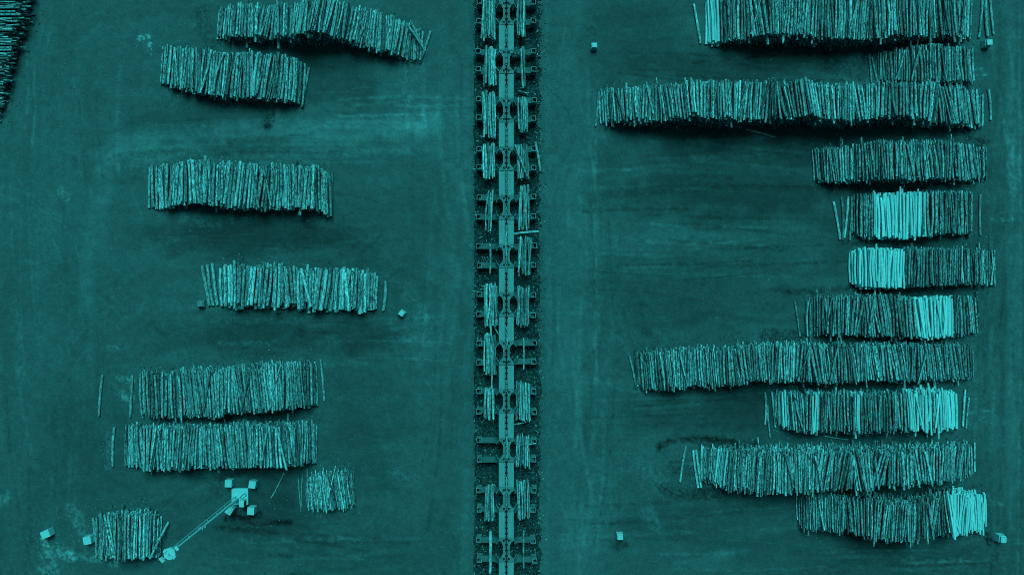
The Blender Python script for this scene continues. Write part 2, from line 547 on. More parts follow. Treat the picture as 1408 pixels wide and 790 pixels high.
# mulch bed under the sorting line: slightly raised sheet with ragged edges
bm = bmesh.new()
le, re_ = [], []
ys = np.arange(-120, 912, 5.0)
for i, py in enumerate(ys):
    jl = (vnoise(np.array([py / 14.0]), np.array([0.5]), 3)[0] - .5) * 4.0
    jr = (vnoise(np.array([py / 11.0]), np.array([7.5]), 4)[0] - .5) * 11.0
    le.append(bm.verts.new(P(652.3 + jl, py, 0.022)))
    re_.append(bm.verts.new(P(741.5 + jr, py, 0.022)))
for i in range(len(ys) - 1):
    bm.faces.new((le[i], le[i + 1], re_[i + 1], re_[i]))
me = bm_mesh('mulch_strip', bm, M_BED)
if me.polygons[0].normal.z < 0:
    me.flip_normals()
tag(link_mesh('mulch_strip', me), 'dark strip of bark mulch under the sorting line', 'mulch', kind='structure')

# ------------------------------------------------------------------ LOG PACKING
LOGS = []      # dicts: p0, p1, r0, r1, tone, barky, stack, forced, cat, label, group


def rest_z(circ, x, r):
    z = 0.0
    for b in (int(x // 0.5) - 1, int(x // 0.5), int(x // 0.5) + 1):
        for (xj, zj, rj) in circ.get(b, ()):
            dx = x - xj
            rr = r + rj
            if -rr < dx < rr:
                zz = zj + math.sqrt(rr * rr - dx * dx) * 0.985
                if zz > z:
                    z = zz
    return z


def put(circ, x, z, r):
    circ.setdefault(int(x // 0.5), []).append((x, z, r))


def n1d(x, seed):
    return float(vnoise(np.array([x]), np.array([seed * 3.7]), seed)[0]) - 0.5


class Pack:
    def __init__(self, base=0.0):
        self.c = ({}, {}, {})
        self.base = base

    def settle(self, xs, r):
        zs = [max(rest_z(c, x, r), self.base + r) for c, x in zip(self.c, xs)]
        mid = (zs[0] + zs[2]) / 2
        if zs[1] > mid:
            d = zs[1] - mid
            zs[0] += d
            zs[2] += d
            zs[1] = mid + d
        else:
            zs[1] = mid
        return zs

    def add(self, xs, zs, r):
        for c, x, z in zip(self.c, xs, zs):
            put(c, x, z, r)


def stack(key, pts, dia, tone=0.27, pale=(), lean=0.0, leanvar=4.0, jit=0.13, seed=1, desc='', group='', poke=0.028,
          barky=1.0, axis='x', tone_var=0.36, hj=0.32, extra=4):
    """pts: (px, north py, south py, height) of the top layer as seen in the photo"""
    rnd = random.Random(seed)
    dia = dia * .95
    rows = []
    for (a, n, s, h) in pts:
        f = (H - h) / H
        if axis == 'x':
            rows.append(((a - CX) * S * f, (CY - (n + s) / 2) * S * f, abs(s - n) * S * f, h))
        else:   # logs lie along X: a = py, n..s = px range
            rows.append(((CY - a) * S * f, ((n + s) / 2 - CX) * S * f, abs(s - n) * S * f, h))
    rows.sort()
    U = np.array([r[0] for r in rows])
    V = np.array([r[1] for r in rows])
    L = np.array([r[2] for r in rows])
    HH = np.array([r[3] for r in rows])
    u0, u1 = U[0], U[-1]
    pk = Pack()
    grid = 0.1
    nb = int((u1 - u0) / grid) + 2
    uu = u0 + grid * np.arange(nb)
    tgt = np.interp(uu, U, HH) + np.array([n1d(u / 1.3, seed + 5) for u in uu]) * hj * 2 * np.clip(np.interp(uu, U, HH) / 2, .2, 1)
    fails = 0
    made = 0
    recs = []
    u = u0
    while u < u1:           # bottom row, end to end
        r = dia / 2 * rnd.uniform(.88, 1.15)
        ln = float(np.interp(u, U, L)) * rnd.uniform(.97, 1.02)
        a = math.tan(R(lean * .6 + rnd.gauss(0, .8))) * ln / 2
        xs = (u + a, u, u - a)
        zs = pk.settle(xs, r)
        pk.add(xs, zs, r)
        recs.append((u, r, ln, xs, zs, 0))
        u += dia * rnd.uniform(1.0, 1.3)
    while fails < 50 and made < 5200:
        best = None
        for _ in range(7):
            u = rnd.uniform(u0, u1)
            r = dia / 2 * rnd.choice((0.78, 0.9, 0.97, 1.0, 1.05, 1.14, 1.26))
            ln = float(np.interp(u, U, L)) * (rnd.uniform(0.97, 1.03) if rnd.random() < .85 else rnd.uniform(.86, .96))
            ang = R(lean + n1d(u / 2.0, seed) * leanvar * 3.2 + n1d(u / 0.8, seed + 2) * leanvar * .8 + rnd.gauss(0, 0.9))
            if u - u0 < 1.2 or u1 - u < 1.2:
                ang *= .6
            a = math.tan(ang) * ln / 2
            xs = (u + a, u, u - a)
            zs = pk.settle(xs, r)
            t = tgt[min(nb - 1, max(0, int((u - u0) / grid)))]
            sc_ = (zs[1] + r * 0.5) / max(t, 0.15)
            if best is None or sc_ < best[0]:
                best = (sc_, u, r, ln, ang, xs, zs)
        if best[0] > 1.0 and not (made < 3):
            fails += 1
            continue
        _, u, r, ln, ang, xs, zs = best
        fails = max(0, fails - 3)
        made += 1
        pk.add(xs, zs, r)
        recs.append((u, r, ln, xs, zs, 0))
    # a few stray logs thrown across the top
    for _ in range(extra):
        u = rnd.uniform(u0 + 1.5, u1 - 1.5)
        r = dia / 2 * rnd.uniform(.8, 1.1)
        ln = float(np.interp(u, U, L)) * rnd.uniform(.85, 1.0)
        ang = R(rnd.choice((-1, 1)) * rnd.uniform(6, 15))
        a = math.tan(ang) * ln / 2
        xs = (u + a, u, u - a)
        zs = pk.settle(xs, r)
        pk.add(xs, zs, r)
        recs.append((u, r, ln, xs, zs, 1))
    for (u, r, ln, xs, zs, stray) in recs:
        vc = float(np.interp(u, U, V)) + rnd.gauss(0, jit)
        if rnd.random() < poke:
            vc += rnd.choice((-1, 1)) * rnd.uniform(.3, .85)
        tp = rnd.uniform(.84, .97)
        r0, r1 = (r, r * tp) if rnd.random() < .5 else (r * tp, r)
        if axis == 'x':
            p0 = Vector((xs[0], vc + ln / 2, zs[0]))
            p1 = Vector((xs[2], vc - ln / 2, zs[2]))
        else:
            p0 = Vector((vc - ln / 2, xs[0], zs[0]))
            p1 = Vector((vc + ln / 2, xs[2], zs[2]))
        mx = (p0 + p1) / 2
        px = CX + mx.x / S * H / (H - mx.z)
        tn = tone * max(0.35, 1 + rnd.gauss(0, tone_var) + n1d(px / 14, seed + 9) * .5)
        bk = barky * rnd.uniform(.7, 1.15)
        is_pale = False
        for (a, b, strength) in pale:
            if a + rnd.gauss(0, 1.0) <= px <= b + rnd.gauss(0, 1.0) and rnd.random() < strength and (not stray or strength > .9):
                tn = rnd.gauss(.60, .06)
                bk = rnd.uniform(.12, .30)
                is_pale = True
        rr_ = r * (1.12 if is_pale else rnd.choice((.84, .88, .92, .96)))
        r0, r1 = (rr_, rr_ * tp) if r0 >= r1 else (rr_ * tp, rr_)
        LOGS.append(dict(p0=p0, p1=p1, r0=r0, r1=r1, tone=min(tn, .74), barky=bk, stack=key, pale=is_pale, forced=False,
                         desc=desc, group=group, seed=rnd.random() * 900))


def loose(x0, y0, x1, y1, dia, tone, label, group=None, z=None, z0=None, z1=None, name='log', cat='log', barky=.8, base=0.0):
    za = (base + dia / 2) if z0 is None else z0
    zb = (base + dia / 2) if z1 is None else z1
    LOGS.append(dict(p0=P(x0, y0, za), p1=P(x1, y1, zb), r0=dia / 2, r1=dia / 2 * .9, tone=tone, barky=barky, stack=None, pale=False,
                     forced=True, label=label, group=group, name=name, cat=cat, seed=random.random() * 900))


# ---- left yard
stack('L0', [(299, 12, 52, .5), (312, 8, 50, 1.4), (335, 3, 49, 2.3), (365, 5, 49, 2.6), (400, 4, 48, 3.4), (430, -6, 42, 4.6), (447, -4, 43, 4.4),
             (470, 3, 50, 3.4), (505, 13, 62, 2.6), (540, 24, 72, 2.0), (562, 33, 79, 1.3), (580, 42, 83, .45)], .31, .27, lean=7, seed=1, jit=.16,
      desc='the curving top left stack', group='logs on the curving stack at the top left', tone_var=.33)
stack('L1', [(222, 62, 113, .6), (240, 64, 119, 1.5), (270, 66, 126, 2.0), (300, 71, 131, 2.2), (350, 70, 133, 2.4), (385, 74, 136, 2.2), (405, 80, 140, 1.5), (418, 88, 143, .5)], .33, .26,
      lean=5, seed=2, desc='the second left stack from the top', group='logs on the second stack of the left yard')
stack('L2', [(204, 229, 286, .45), (225, 228, 287, 1.0), (245, 222, 280, 2.2), (262, 219, 276, 3.0), (300, 221, 283, 2.6), (350, 226, 287, 2.2), (400, 227, 286, 2.4), (430, 227, 286, 2.4), (448, 235, 296, 1.4), (458, 240, 300, .5)], .36, .30,
      lean=3, seed=3, desc='the third left stack from the top', group='logs on the third stack of the left yard', tone_var=.33)
stack('L3', [(302, 368, 419, .8), (315, 363, 421, 1.6), (350, 367, 421, 1.7), (380, 362, 423, 1.9), (400, 369, 421, 1.7), (430, 370, 424, 1.6), (460, 370, 427, 1.6), (490, 370, 427, 1.6), (512, 374, 425, 1.2), (520, 378, 420, .5)], .42, .33,
      lean=1.5, seed=4, jit=.22, desc='the thickest-log stack on the left', group='logs on the fourth stack of the left yard', poke=.1, tone_var=.32)
stack('L4', [(193, 514, 573, .6), (215, 513, 574, 1.8), (265, 509, 573, 3.0), (300, 510, 571, 3.4), (340, 504, 567, 3.6), (380, 502, 562, 3.4), (410, 500, 560, 2.8), (428, 499, 557, 1.4), (437, 498, 555, .5)], .29, .27,
      lean=-4, leanvar=3, seed=5, jit=.18, desc='the slanting fifth left stack', group='logs on the fifth stack of the left yard')
stack('L5', [(172, 585, 640, .5), (195, 586, 645, 1.6), (225, 588, 648, 2.8), (265, 589, 645, 3.2), (300, 587, 644, 3.4), (340, 586, 643, 3.6), (380, 586, 642, 3.4), (410, 583, 639, 2.6), (425, 581, 636, 1.4), (434, 580, 634, .5)], .29, .28,
      lean=1, leanvar=5, seed=6, jit=.18, desc='the stack above the floodlight mast', group='logs on the sixth stack of the left yard')
stack('L6', [(421, 656, 697, .4), (432, 654, 699, .9), (448, 651, 701, 1.2), (462, 650, 700, 1.3), (475, 648, 698, .9), (488, 650, 692, .3)], .19, .30,
      lean=-4, leanvar=5, seed=7, jit=.2, desc='the small thin-log heap by the mast', group='thin logs on the small heap by the mast', poke=.08, extra=5)
stack('L7', [(131, 710, 764, .4), (140, 710, 768, 1.6), (160, 709, 770, 2.6), (180, 708, 770, 2.8), (200, 708, 769, 2.2), (214, 710, 767, 1.2), (220, 712, 765, .4)], .29, .31,
      lean=-1, leanvar=2.5, seed=8, jit=.15, desc='the bottom left log bundle', group='logs on the bundle at the bottom left', extra=2)
stack('L8', [(-60, -60, 27, 2.8), (-10, -56, 25, 2.7), (25, -60, 18, 2.5), (60, -62, 10, 2.2), (100, -66, 2, 1.9), (140, -70, -6, 1.5), (168, -72, -11, .6)], .25, .27,
      lean=0, leanvar=3, seed=9, jit=.3, axis='y', desc='the crosswise stack in the corner', group='logs on the crosswise corner stack', extra=2, poke=.08)
# ---- right yard
stack('R0', [(972, 0, 58, .5), (985, -2, 57, 1.4), (1000, -6, 54, 2.2), (1050, -12, 48, 3.4), (1100, -14, 46, 4.0), (1150, -10, 52, 3.4), (1200, -12, 50, 3.4), (1250, -14, 47, 3.4), (1290, -12, 48, 2.4), (1320, -10, 50, 1.5), (1336, -8, 51, .6)], .28, .27,
      pale=((966, 988, 1.0),), lean=-1.5, leanvar=4, seed=11, desc='the topmost right stack', group='logs on the top stack of the right yard')
stack('R1', [(1212, 71, 111, .7), (1225, 71, 112, 1.4), (1250, 67, 112, 1.8), (1270, 61, 112, 2.0), (1285, 59, 112, 2.0), (1305, 63, 111, 1.7), (1330, 64, 111, 1.2), (1340, 66, 112, .5)], .27, .25,
      lean=-3, leanvar=3, seed=12, desc='the short second right stack', group='logs on the second stack of the right yard')
stack('R2', [(826, 124, 167, .5), (840, 122, 167, 1.5), (860, 120, 166, 2.4), (900, 117, 164, 3.4), (950, 111, 160, 4.4), (1000, 110, 162, 4.4), (1025, 110, 162, 4.2), (1060, 113, 160, 4.4), (1095, 112, 160, 4.6), (1115, 107, 157, 4.8), (1140, 117, 164, 4.2),
             (1180, 115, 165, 4.2), (1220, 113, 160, 4.4), (1250, 112, 158, 4.4), (1285, 115, 166, 3.4), (1320, 118, 169, 2.2), (1342, 124, 172, 1.2), (1354, 130, 173, .4)], .29, .27,
      lean=-1, leanvar=6, seed=13, jit=.17, desc='the longest upper right stack', group='logs on the longest upper right stack', extra=6)
stack('R3', [(1120, 205, 247, .5), (1135, 202, 249, 1.3), (1160, 202, 249, 2.0), (1190, 197, 247, 2.8), (1215, 192, 244, 3.4), (1250, 194, 246, 3.2), (1280, 192, 245, 3.0), (1305, 194, 244, 2.6), (1330, 199, 246, 1.4), (1347, 201, 246, .8), (1357, 201, 245, .4)], .25, .24,
      lean=-4, leanvar=4, seed=14, desc='the fourth right stack from the top', group='logs on the fourth stack of the right yard')
stack('R4', [(1174, 268, 321, .6), (1195, 267, 328, 1.4), (1215, 267, 326, 2.0), (1245, 265, 327, 2.2), (1270, 264, 324, 2.2), (1300, 263, 320, 2.0), (1325, 264, 321, 1.2), (1338, 265, 322, .5)], .26, .23,
      pale=((1203, 1272, .97),), lean=-1.5, leanvar=1.1, seed=15, extra=0, desc='the right stack with pale middle', group='logs on the stack with a pale middle')
stack('R5', [(1171, 345, 387, .6), (1185, 342, 394, 1.6), (1205, 342, 395, 2.2), (1240, 343, 395, 2.4), (1280, 341, 392, 2.4), (1320, 341, 389, 2.2), (1345, 343, 390, 1.6), (1362, 343, 391, .9), (1369, 344, 392, .4)], .26, .23,
      pale=((1165, 1244, .97),), lean=0, leanvar=1.3, seed=16, extra=0, desc='the right stack with pale left end', group='logs on the stack with a pale left end')
stack('R6', [(1111, 410, 461, .5), (1130, 408, 459, 1.4), (1170, 407, 460, 2.2), (1220, 405, 462, 2.3), (1270, 410, 464, 2.3), (1310, 408, 461, 1.8), (1330, 408, 459, 1.0), (1345, 410, 456, .4)], .25, .225,
      pale=((1258, 1308, .95),), lean=-1, leanvar=4, seed=17, desc='the right stack with small pale patch', group='logs on the stack with a pale patch near the right')
stack('R7', [(874, 485, 530, .5), (890, 484, 534, 1.3), (920, 483, 534, 2.2), (950, 481, 530, 2.8), (980, 480, 531, 2.8), (1010, 481, 529, 2.8), (1040, 475, 523, 3.0), (1100, 474, 524, 3.0), (1140, 475, 525, 3.0), (1200, 475, 522, 3.0), (1260, 475, 523, 2.8), (1300, 474, 521, 1.8), (1325, 475, 520, 1.0), (1338, 476, 519, .4)], .24, .27,
      lean=-3.5, leanvar=5, seed=18, jit=.2, desc='the longest lower right stack', group='logs on the longest middle right stack', extra=5)
stack('R8', [(1066, 540, 582, .4), (1080, 538, 587, 1.2), (1095, 543, 591, 2.0), (1120, 541, 594, 2.4), (1150, 542, 592, 2.6), (1180, 542, 594, 2.6), (1220, 541, 593, 2.6), (1260, 538, 590, 2.4), (1290, 537, 591, 1.8), (1308, 539, 589, 1.0), (1318, 540, 587, .4)], .24, .235,
      pale=((1245, 1320, .93), (1110, 1126, .45), (1169, 1184, .6), (1072, 1081, .8)), lean=-2, leanvar=2.5, seed=19, jit=.2, poke=.05, desc='the half pale right stack', group='logs on the stack with a pale right half')
stack('R9', [(964, 612, 660, .5), (978, 618, 661, 1.3), (1000, 621, 671, 2.4), (1040, 622, 677, 3.6), (1070, 623, 679, 4.2), (1100, 624, 676, 4.4), (1150, 623, 675, 4.4), (1200, 622, 671, 4.4), (1250, 621, 668, 4.2), (1290, 618, 663, 3.6), (1315, 614, 660, 2.2), (1330, 612, 655, 1.2), (1341, 611, 650, .4)], .25, .29,
      pale=((962, 968, .6), (984, 1003, .3)), lean=1, leanvar=4, seed=20, jit=.22, desc='the second right stack from the bottom', group='logs on the tall lower right stack', extra=5)
stack('R10', [(1098, 678, 721, .5), (1110, 680, 728, 1.4), (1150, 684, 730, 2.4), (1190, 688, 736, 3.2), (1220, 693, 744, 3.9), (1250, 695, 746, 4.2), (1275, 691, 740, 3.6), (1300, 682, 735, 2.8), (1330, 677, 734, 2.0), (1345, 679, 731, 1.2), (1357, 684, 722, .4)], .22, .255,
      pale=((1308, 1360, .95),), lean=0, leanvar=4, seed=21, jit=.2, desc='the bottom right stack', group='logs on the bottom right stack', poke=.05)

# ---- loose logs on the ground
LOOSE = [
    (592, 43, 577, 87, .30, .30, 'single log on the ground past the right end of the curving top left stack'),
    (425, 93, 415, 148, .31, .25, 'single leaning log at the right end of the second left stack'),
    (278, 365, 288, 420, .38, .24, 'thick log leaning beside a marker block at the left end of the thickest-log stack'),
    (285, 364, 293, 420, .38, .27, 'middle of three leaning thick logs at the left end of the thickest-log stack'),
    (292, 362, 299, 419, .40, .31, 'innermost of three leaning thick logs at the left end of the thickest-log stack'),
    (530, 386, 527, 427, .36, .25, 'thick dark log alone between the thickest-log stack and a turned marker block'),
    (441, 494, 446, 551, .29, .25, 'single log at the right end of the slanting fifth left stack'),
    (141, 515, 136, 572, .29, .24, 'single log lying farthest left of the slanting fifth left stack'),
    (182, 515, 179, 573, .29, .26, 'single log beside pale scuffs left of the slanting fifth left stack'),
    (157, 587, 155, 641, .30, .34, 'single pale log with shavings beside it left of the sixth left stack'),
    (410, 656, 414, 703, .16, .22, 'thin dark log leftmost of two beside the small heap of thin logs'),
    (416, 651, 414, 697, .17, .24, 'thin log second of two beside the small heap of thin logs'),
    (391, 649, 373, 684, .17, .25, 'thin log lying diagonally between the floodlight base and the small heap'),
    (128, 711, 136, 765, .29, .27, 'slanting log at the left side of the bottom left bundle'),
    (954, 6, 963, 60, .30, .46, 'pale log alone left of the top right stack'),
    (1351, 0, 1346, 52, .28, .31, 'log angled left, first of three right of the topmost right stack'),
    (1355, -6, 1358, 50, .38, .30, 'thickest log, middle of three right of the top right stack'),
    (1361, -6, 1366, 47, .28, .31, 'log angled right, last of three right of the topmost right stack'),
    (1195, 74, 1198, 113, .24, .22, 'dark log leftmost of three beside the short second right stack'),
    (1199, 78, 1207, 113, .22, .25, 'slanting log in a narrow V left of the short second right stack'),
    (1207, 77, 1209, 114, .22, .22, 'straight dark log in a narrow V left of the short second right stack'),
    (824, 124, 819, 174, .28, .25, 'single log at the left end of the longest upper right stack'),
    (1359, 123, 1362, 165, .28, .30, 'single log alone past the right end of the longest upper right stack'),
    (1026, 178, 1066, 189, .22, .34, 'thin dark log lying in the shade below the longest upper right stack'),
    (1146, 277, 1155, 329, .28, .40, 'pale slanting log farthest left of the stack with a pale middle'),
    (1157, 270, 1159, 330, .26, .19, 'dark log second from the left before the stack with a pale middle'),
    (1166, 270, 1161, 327, .27, .42, 'pale log third from the left before the stack with a pale middle'),
    (1172, 274, 1168, 330, .25, .19, 'dark slanting log fourth from the left before the stack with a pale middle'),
    (1348, 267, 1348, 323, .25, .22, 'dark log at the right end of the stack with a pale middle'),
    (1093, 415, 1100, 462, .22, .21, 'thin dark log left of the stack with a pale patch near its right'),
    (865, 488, 875, 534, .25, .25, 'slanting log at the left end of the longest middle right stack'),
    (1052, 539, 1052, 583, .24, .32, 'log farthest left of the half pale stack'),
    (1055, 556, 1059, 601, .22, .26, 'low lying log poking lowest at the left of the half pale stack'),
    (1061, 538, 1066, 587, .24, .32, 'slanting log nearest the left end of the half pale stack'),
    (1327, 535, 1324, 586, .26, .46, 'pale long log first of two right of the half pale stack'),
    (1332, 546, 1328, 588, .22, .42, 'pale thin log second of two right of the half pale stack'),
    (943, 613, 935, 662, .25, .33, 'slanting log alone left of the tall lower right stack'),
    (953, 618, 960, 670, .27, .46, 'pale log first of a touching pair left of the tall lower right stack'),
    (957, 618, 964, 670, .27, .44, 'pale log second of a touching pair left of the tall lower right stack'),
    (1133, 599, 1166, 604, .18, .34, 'thin log lying crosswise in the dark gap above the tall lower right stack'),
]
for L in LOOSE:
    loose(*L)
loose(33, 27, 45, 31, .2, .26, 'short stub sticking out of the crosswise corner stack', z0=.6, z1=.4)
loose(1288, 168, 1322, 163, .2, .3, 'thin pole lying crosswise along the foot of the longest upper right stack', z0=1.9, z1=1.7, name='pole', cat='pole')
loose(564, 28, 583, 68, .24, .33, 'upper log of the crossed pair on the right tail of the curving stack', z0=1.75, z1=1.15)
loose(561, 35, 585, 70, .24, .30, 'lower log of the crossed pair on the right tail of the curving stack', z0=1.55, z1=1.05)
loose(232, 717, 206, 768, .28, .33, 'log leaning diagonally against the right side of the bottom left bundle', z0=.15, z1=2.3)

# ---- sorting line bins: (bay, side, x0, x1, y0, y1, visible logs, label)
WC = [-116.5, -49.5, 17.5, 84.5, 151.2, 218, 284.8, 351.5, 418, 484.3, 551, 618, 686, 755, 822, 889]
ARM_Z = 1.20
DECK_Z = 2.0
ordn = ['topmost', 'second', 'third', 'fourth', 'fifth', 'sixth', 'seventh', 'eighth', 'ninth', 'tenth', 'eleventh', 'lowest']
BINS = [
    (0, 'l', 662, 682, -8, 54, 11, .29, .34), (0, 'r', 711, 724, -8, 52, 7, .28, .27),
    (1, 'l', 665, 682, 65, 118, 10, .29, .30), (1, 'r', 716, 723, 64, 121, 3, .26, .27),
    (2, 'l', 663, 682, 126, 190, 10, .29, .30), (2, 'r', 711, 727, 134, 181, 9, .25, .33),
    (3, 'l', 664, 682, 198, 246, 8, .31, .33), (3, 'r', 710, 728, 199, 246, 9, .27, .27),
    (4, 'l', 668, 678, 260, 318, 4, .24, .27), (4, 'r', 713, 729, 254, 316, 8, .26, .27),
    (5, 'l', 672, 675, 333, 377, 1, .26, .24), (5, 'r', 710, 730, 326, 378, 9, .27, .28),
    (6, 'l', 665, 684, 390, 448, 10, .31, .31), (6, 'r', 709, 730, 394, 448, 11, .25, .29),
    (7, 'l', 664, 682, 459, 514, 10, .31, .34), (7, 'r', 718, 722, 464, 508, 1, .24, .34),
    (8, 'l', 665, 681, 532, 576, 8, .31, .30), (8, 'r', 709, 730, 524, 579, 14, .20, .31),
    (9, 'r', 709, 730, 598, 642, 14, .19, .28),
    (10, 'l', 666, 681, 665, 714, 8, .31, .36), (10, 'r', 710, 730, 659, 712, 13, .23, .30),
    (11, 'l', 672, 676, 729, 789, 1, .38, .37), (11, 'r', 718, 722, 729, 781, 1, .26, .25),
]
for (k, side, x0, x1, y0, y1, n, dia, tn) in BINS:
    rnd = random.Random(k * 10 + (side == 'r') + 500)
    pk = Pack(ARM_Z)
    sname = 'left' if side == 'l' else 'right'
    where = '%s bin on the %s side of the sorting line' % (ordn[k], sname)
    for i in range(n):
        best = None
        for _ in range(9 if n > 1 else 1):
            zt = ARM_Z + .3
            f = (H - zt) / H
            if n == 1:
                u = ((x0 + x1) / 2 - CX) * S * f
            else:
                u = rnd.uniform((x0 + 1.8 - CX) * S * f, (x1 - 1.8 - CX) * S * f)
            r = dia / 2 * rnd.uniform(.82, 1.15)
            ln = (y1 - y0) * S * f * rnd.uniform(.93, 1.0)
            a = math.tan(R(rnd.gauss(0, 2.3) if n > 1 else rnd.uniform(-1, .3))) * ln / 2
            xs = (u + a, u, u - a)
            zs = pk.settle(xs, r)
            if best is None or zs[1] < best[0]:
                best = (zs[1], u, r, ln, xs, zs)
        _, u, r, ln, xs, zs = best
        pk.add(xs, zs, r)
        vc = (CY - (y0 + y1) / 2) * S * f + rnd.gauss(0, .12 if n > 1 else 0)
        t = max(.13, tn * (1 + rnd.gauss(0, .34)))
        LOGS.append(dict(p0=Vector((xs[0], vc + ln / 2, zs[0])), p1=Vector((xs[2], vc - ln / 2, zs[2])), r0=r * .86, r1=r * rnd.uniform(.72, .83), tone=t, barky=.75,
                         stack='bin%d%s' % (k, side), pale=False, forced=True, vis_only=True, cat='log',
                         label=('only log in the ' if n == 1 else 'log in the ') + where,
                         group=None if n == 1 else 'logs in the ' + where, seed=rnd.random() * 900))
# odd poles about the sorting line
zt = 1.75
loose(708, 199, 725, 242, .24, .29, 'log lying diagonally over the fourth bin on the right side of the sorting line', z0=2.15, z1=2.05)
loose(736, 195, 743, 236, .30, .31, 'loose log lying on the yard side of the fourth right bin', z0=.18, z1=.18)
loose(706.5, 321.3, 741, 318, .26, .37, 'pole sticking straight out sideways from the conveyor deck', z0=1.62, z1=1.66, name='pole', cat='pole')
loose(713, 125, 725, 128.5, .20, .36, 'short stick lying crosswise below the second right bin', z0=.45, z1=.45, name='stick', cat='stick')
loose(678, 447, 686, 460, .15, .27, 'thin stick slanting against the conveyor below the seventh left bin', z0=.9, z1=1.75, name='stick', cat='stick')
loose(674.5, 446, 676, 534, .20, .36, 'long thin pole running along the seventh and eighth left bins', z0=2.15, z1=2.05, name='pole', cat='pole')
loose(706.5, 583.5, 724, 580, .14, .28, 'thin stick lying crosswise below the ninth right bin', z0=1.0, z1=1.0, name='stick', cat='stick')
loose(744, 74, 750, 69, .09, .38, 'small pale stick on the dirt beside the second right bin', name='stick', cat='stick')
loose(727, 611, 737, 609, .13, .38, 'short stick poking sideways from the tenth right bin', z0=1.95, z1=1.9, name='stick', cat='stick')
# poles riding on the conveyor chain
for (a, b, d) in ((312, 357, .20), (449, 474, .20), (600, 629, .20), (655, 678, .17), (40 + 200, 262, .17)):
    loose(696.6, a, 696.9, b, d, .33, 'thin log riding on the conveyor chain beside the %s bins' % ordn[int(np.argmin(np.abs(np.array(WC[2:14]) - (a + b) / 2)))],
          z0=DECK_Z - .10 + d / 2, z1=DECK_Z - .10 + d / 2)


# ---- which logs show largest: small z-buffer seen from the camera
def visibility():
    W_, H_ = 1408, 790
    zb = np.full((H_, W_), -1e9, np.float32)
    ib = np.full((H_, W_), -1, np.int32)
    for i, L in enumerate(LOGS):
        q = []
        for p, r in ((L['p0'], L['r0']), (L['p1'], L['r1'])):
            k = H / (H - p.z) / S
            q.append((CX + p.x * k, CY - p.y * k, r * k, p.z))
        (ax, ay, ar, az), (bx, by, br, bz) = q
        mr = max(ar, br) + 1
        x0, x1 = int(max(0, min(ax, bx) - mr)), int(min(W_, max(ax, bx) + mr + 1))
        y0, y1 = int(max(0, min(ay, by) - mr)), int(min(H_, max(ay, by) + mr + 1))
        if x1 <= x0 or y1 <= y0:
            continue
        xx = np.arange(x0, x1) + .5
        yy = (np.arange(y0, y1) + .5)[:, None]
        dx, dy = bx - ax, by - ay
        t = ((xx - ax) * dx + (yy - ay) * dy) / (dx * dx + dy * dy)
        d = np.hypot(xx - ax - t * dx, yy - ay - t * dy)
        rr = ar + (br - ar) * t
        ok = (t >= 0) & (t <= 1) & (d <= rr)
        zz = az + (bz - az) * t + np.sqrt(np.maximum(rr * rr - d * d, 0)) * S
        sub = zb[y0:y1, x0:x1]
        m = ok & (zz > sub)
        sub[m] = zz[m]
        ib[y0:y1, x0:x1][m] = i
    return np.bincount(ib[ib >= 0], minlength=len(LOGS))


VIS = visibility()
for i, L in enumerate(LOGS):
    L['vis'] = int(VIS[i])
forced = [L for L in LOGS if L['forced'] and (not L.get('vis_only') or L['vis'] >= 60)]
fset = set(id(L) for L in forced)
others = sorted((L for L in LOGS if id(L) not in fset), key=lambda L: -L['vis'])
others_stack = [L for L in others if L['stack'] and not L['forced']]
n_named_log = sum(1 for L in forced if L.get('name', 'log') == 'log')
chosen = others_stack[:max(0, 300 - n_named_log)]
cset = set(id(L) for L in chosen)
rest = [L for L in LOGS if id(L) not in fset and id(L) not in cset]
print('LOGS', len(LOGS), 'forced', len(forced), 'chosen', len(chosen), 'rest', len(rest), 'min chosen vis', chosen[-1]['vis'] if chosen else None)


# ------------------------------------------------------------------ log meshes
def log_geometry(L, ns, nseg, origin):
    p0, p1 = L['p0'] - origin, L['p1'] - origin
    ax = (p1 - p0)
    ln = ax.length
    ax = ax / ln
    side = ax.cross(Vector((0, 0, 1))).normalized()
    up = side.cross(ax)
    rs = np.random.default_rng(int(L['seed'] * 1000) % 100003)
    bend = rs.normal(0, 0.016) * ln
    ph = rs.uniform(0, 6.28)
    th = np.arange(ns) * 2 * math.pi / ns + ph
    oval = 1 + 0.06 * np.cos(2 * th + rs.uniform(0, 6)) + rs.normal(0, .03, ns)
    co, lp = [], []
    A, Sd, Up, O = np.array(ax), np.array(side), np.array(up), np.array(p0)
    for j in range(nseg + 1):
        t = j / nseg
        r = (L['r0'] + (L['r1'] - L['r0']) * t) * (1 + (rs.normal(0, .03) if nseg > 2 else 0))
        c = O + A * (t * ln) + Sd * (bend * math.sin(math.pi * t) if nseg > 1 else 0)
        co.append(c + (np.cos(th) * r * oval)[:, None] * Sd + (np.sin(th) * r * oval)[:, None] * Up)
        lp.append(np.stack([np.cos(th) * r + L['seed'], np.full(ns, t * ln + L['seed'] * 3.1), np.sin(th) * r + L['seed'] * 0.7], 1))
    # cap copies, slightly skewed cut
    co.append(co[0].copy()); lp.append(lp[0].copy())
    co.append(co[nseg].copy()); lp.append(lp[nseg].copy())
    co = np.concatenate(co); lp = np.concatenate(lp)
    faces = []
    for j in range(nseg):
        for i in range(ns):
            i2 = (i + 1) % ns
            faces.append((j * ns + i, j * ns + i2, (j + 1) * ns + i2, (j + 1) * ns + i))
    c0 = (nseg + 1) * ns
    capA = tuple(c0 + i for i in range(ns))[::-1]
    capB = tuple(c0 + ns + i for i in range(ns))
    return co, lp, faces, capA, capB


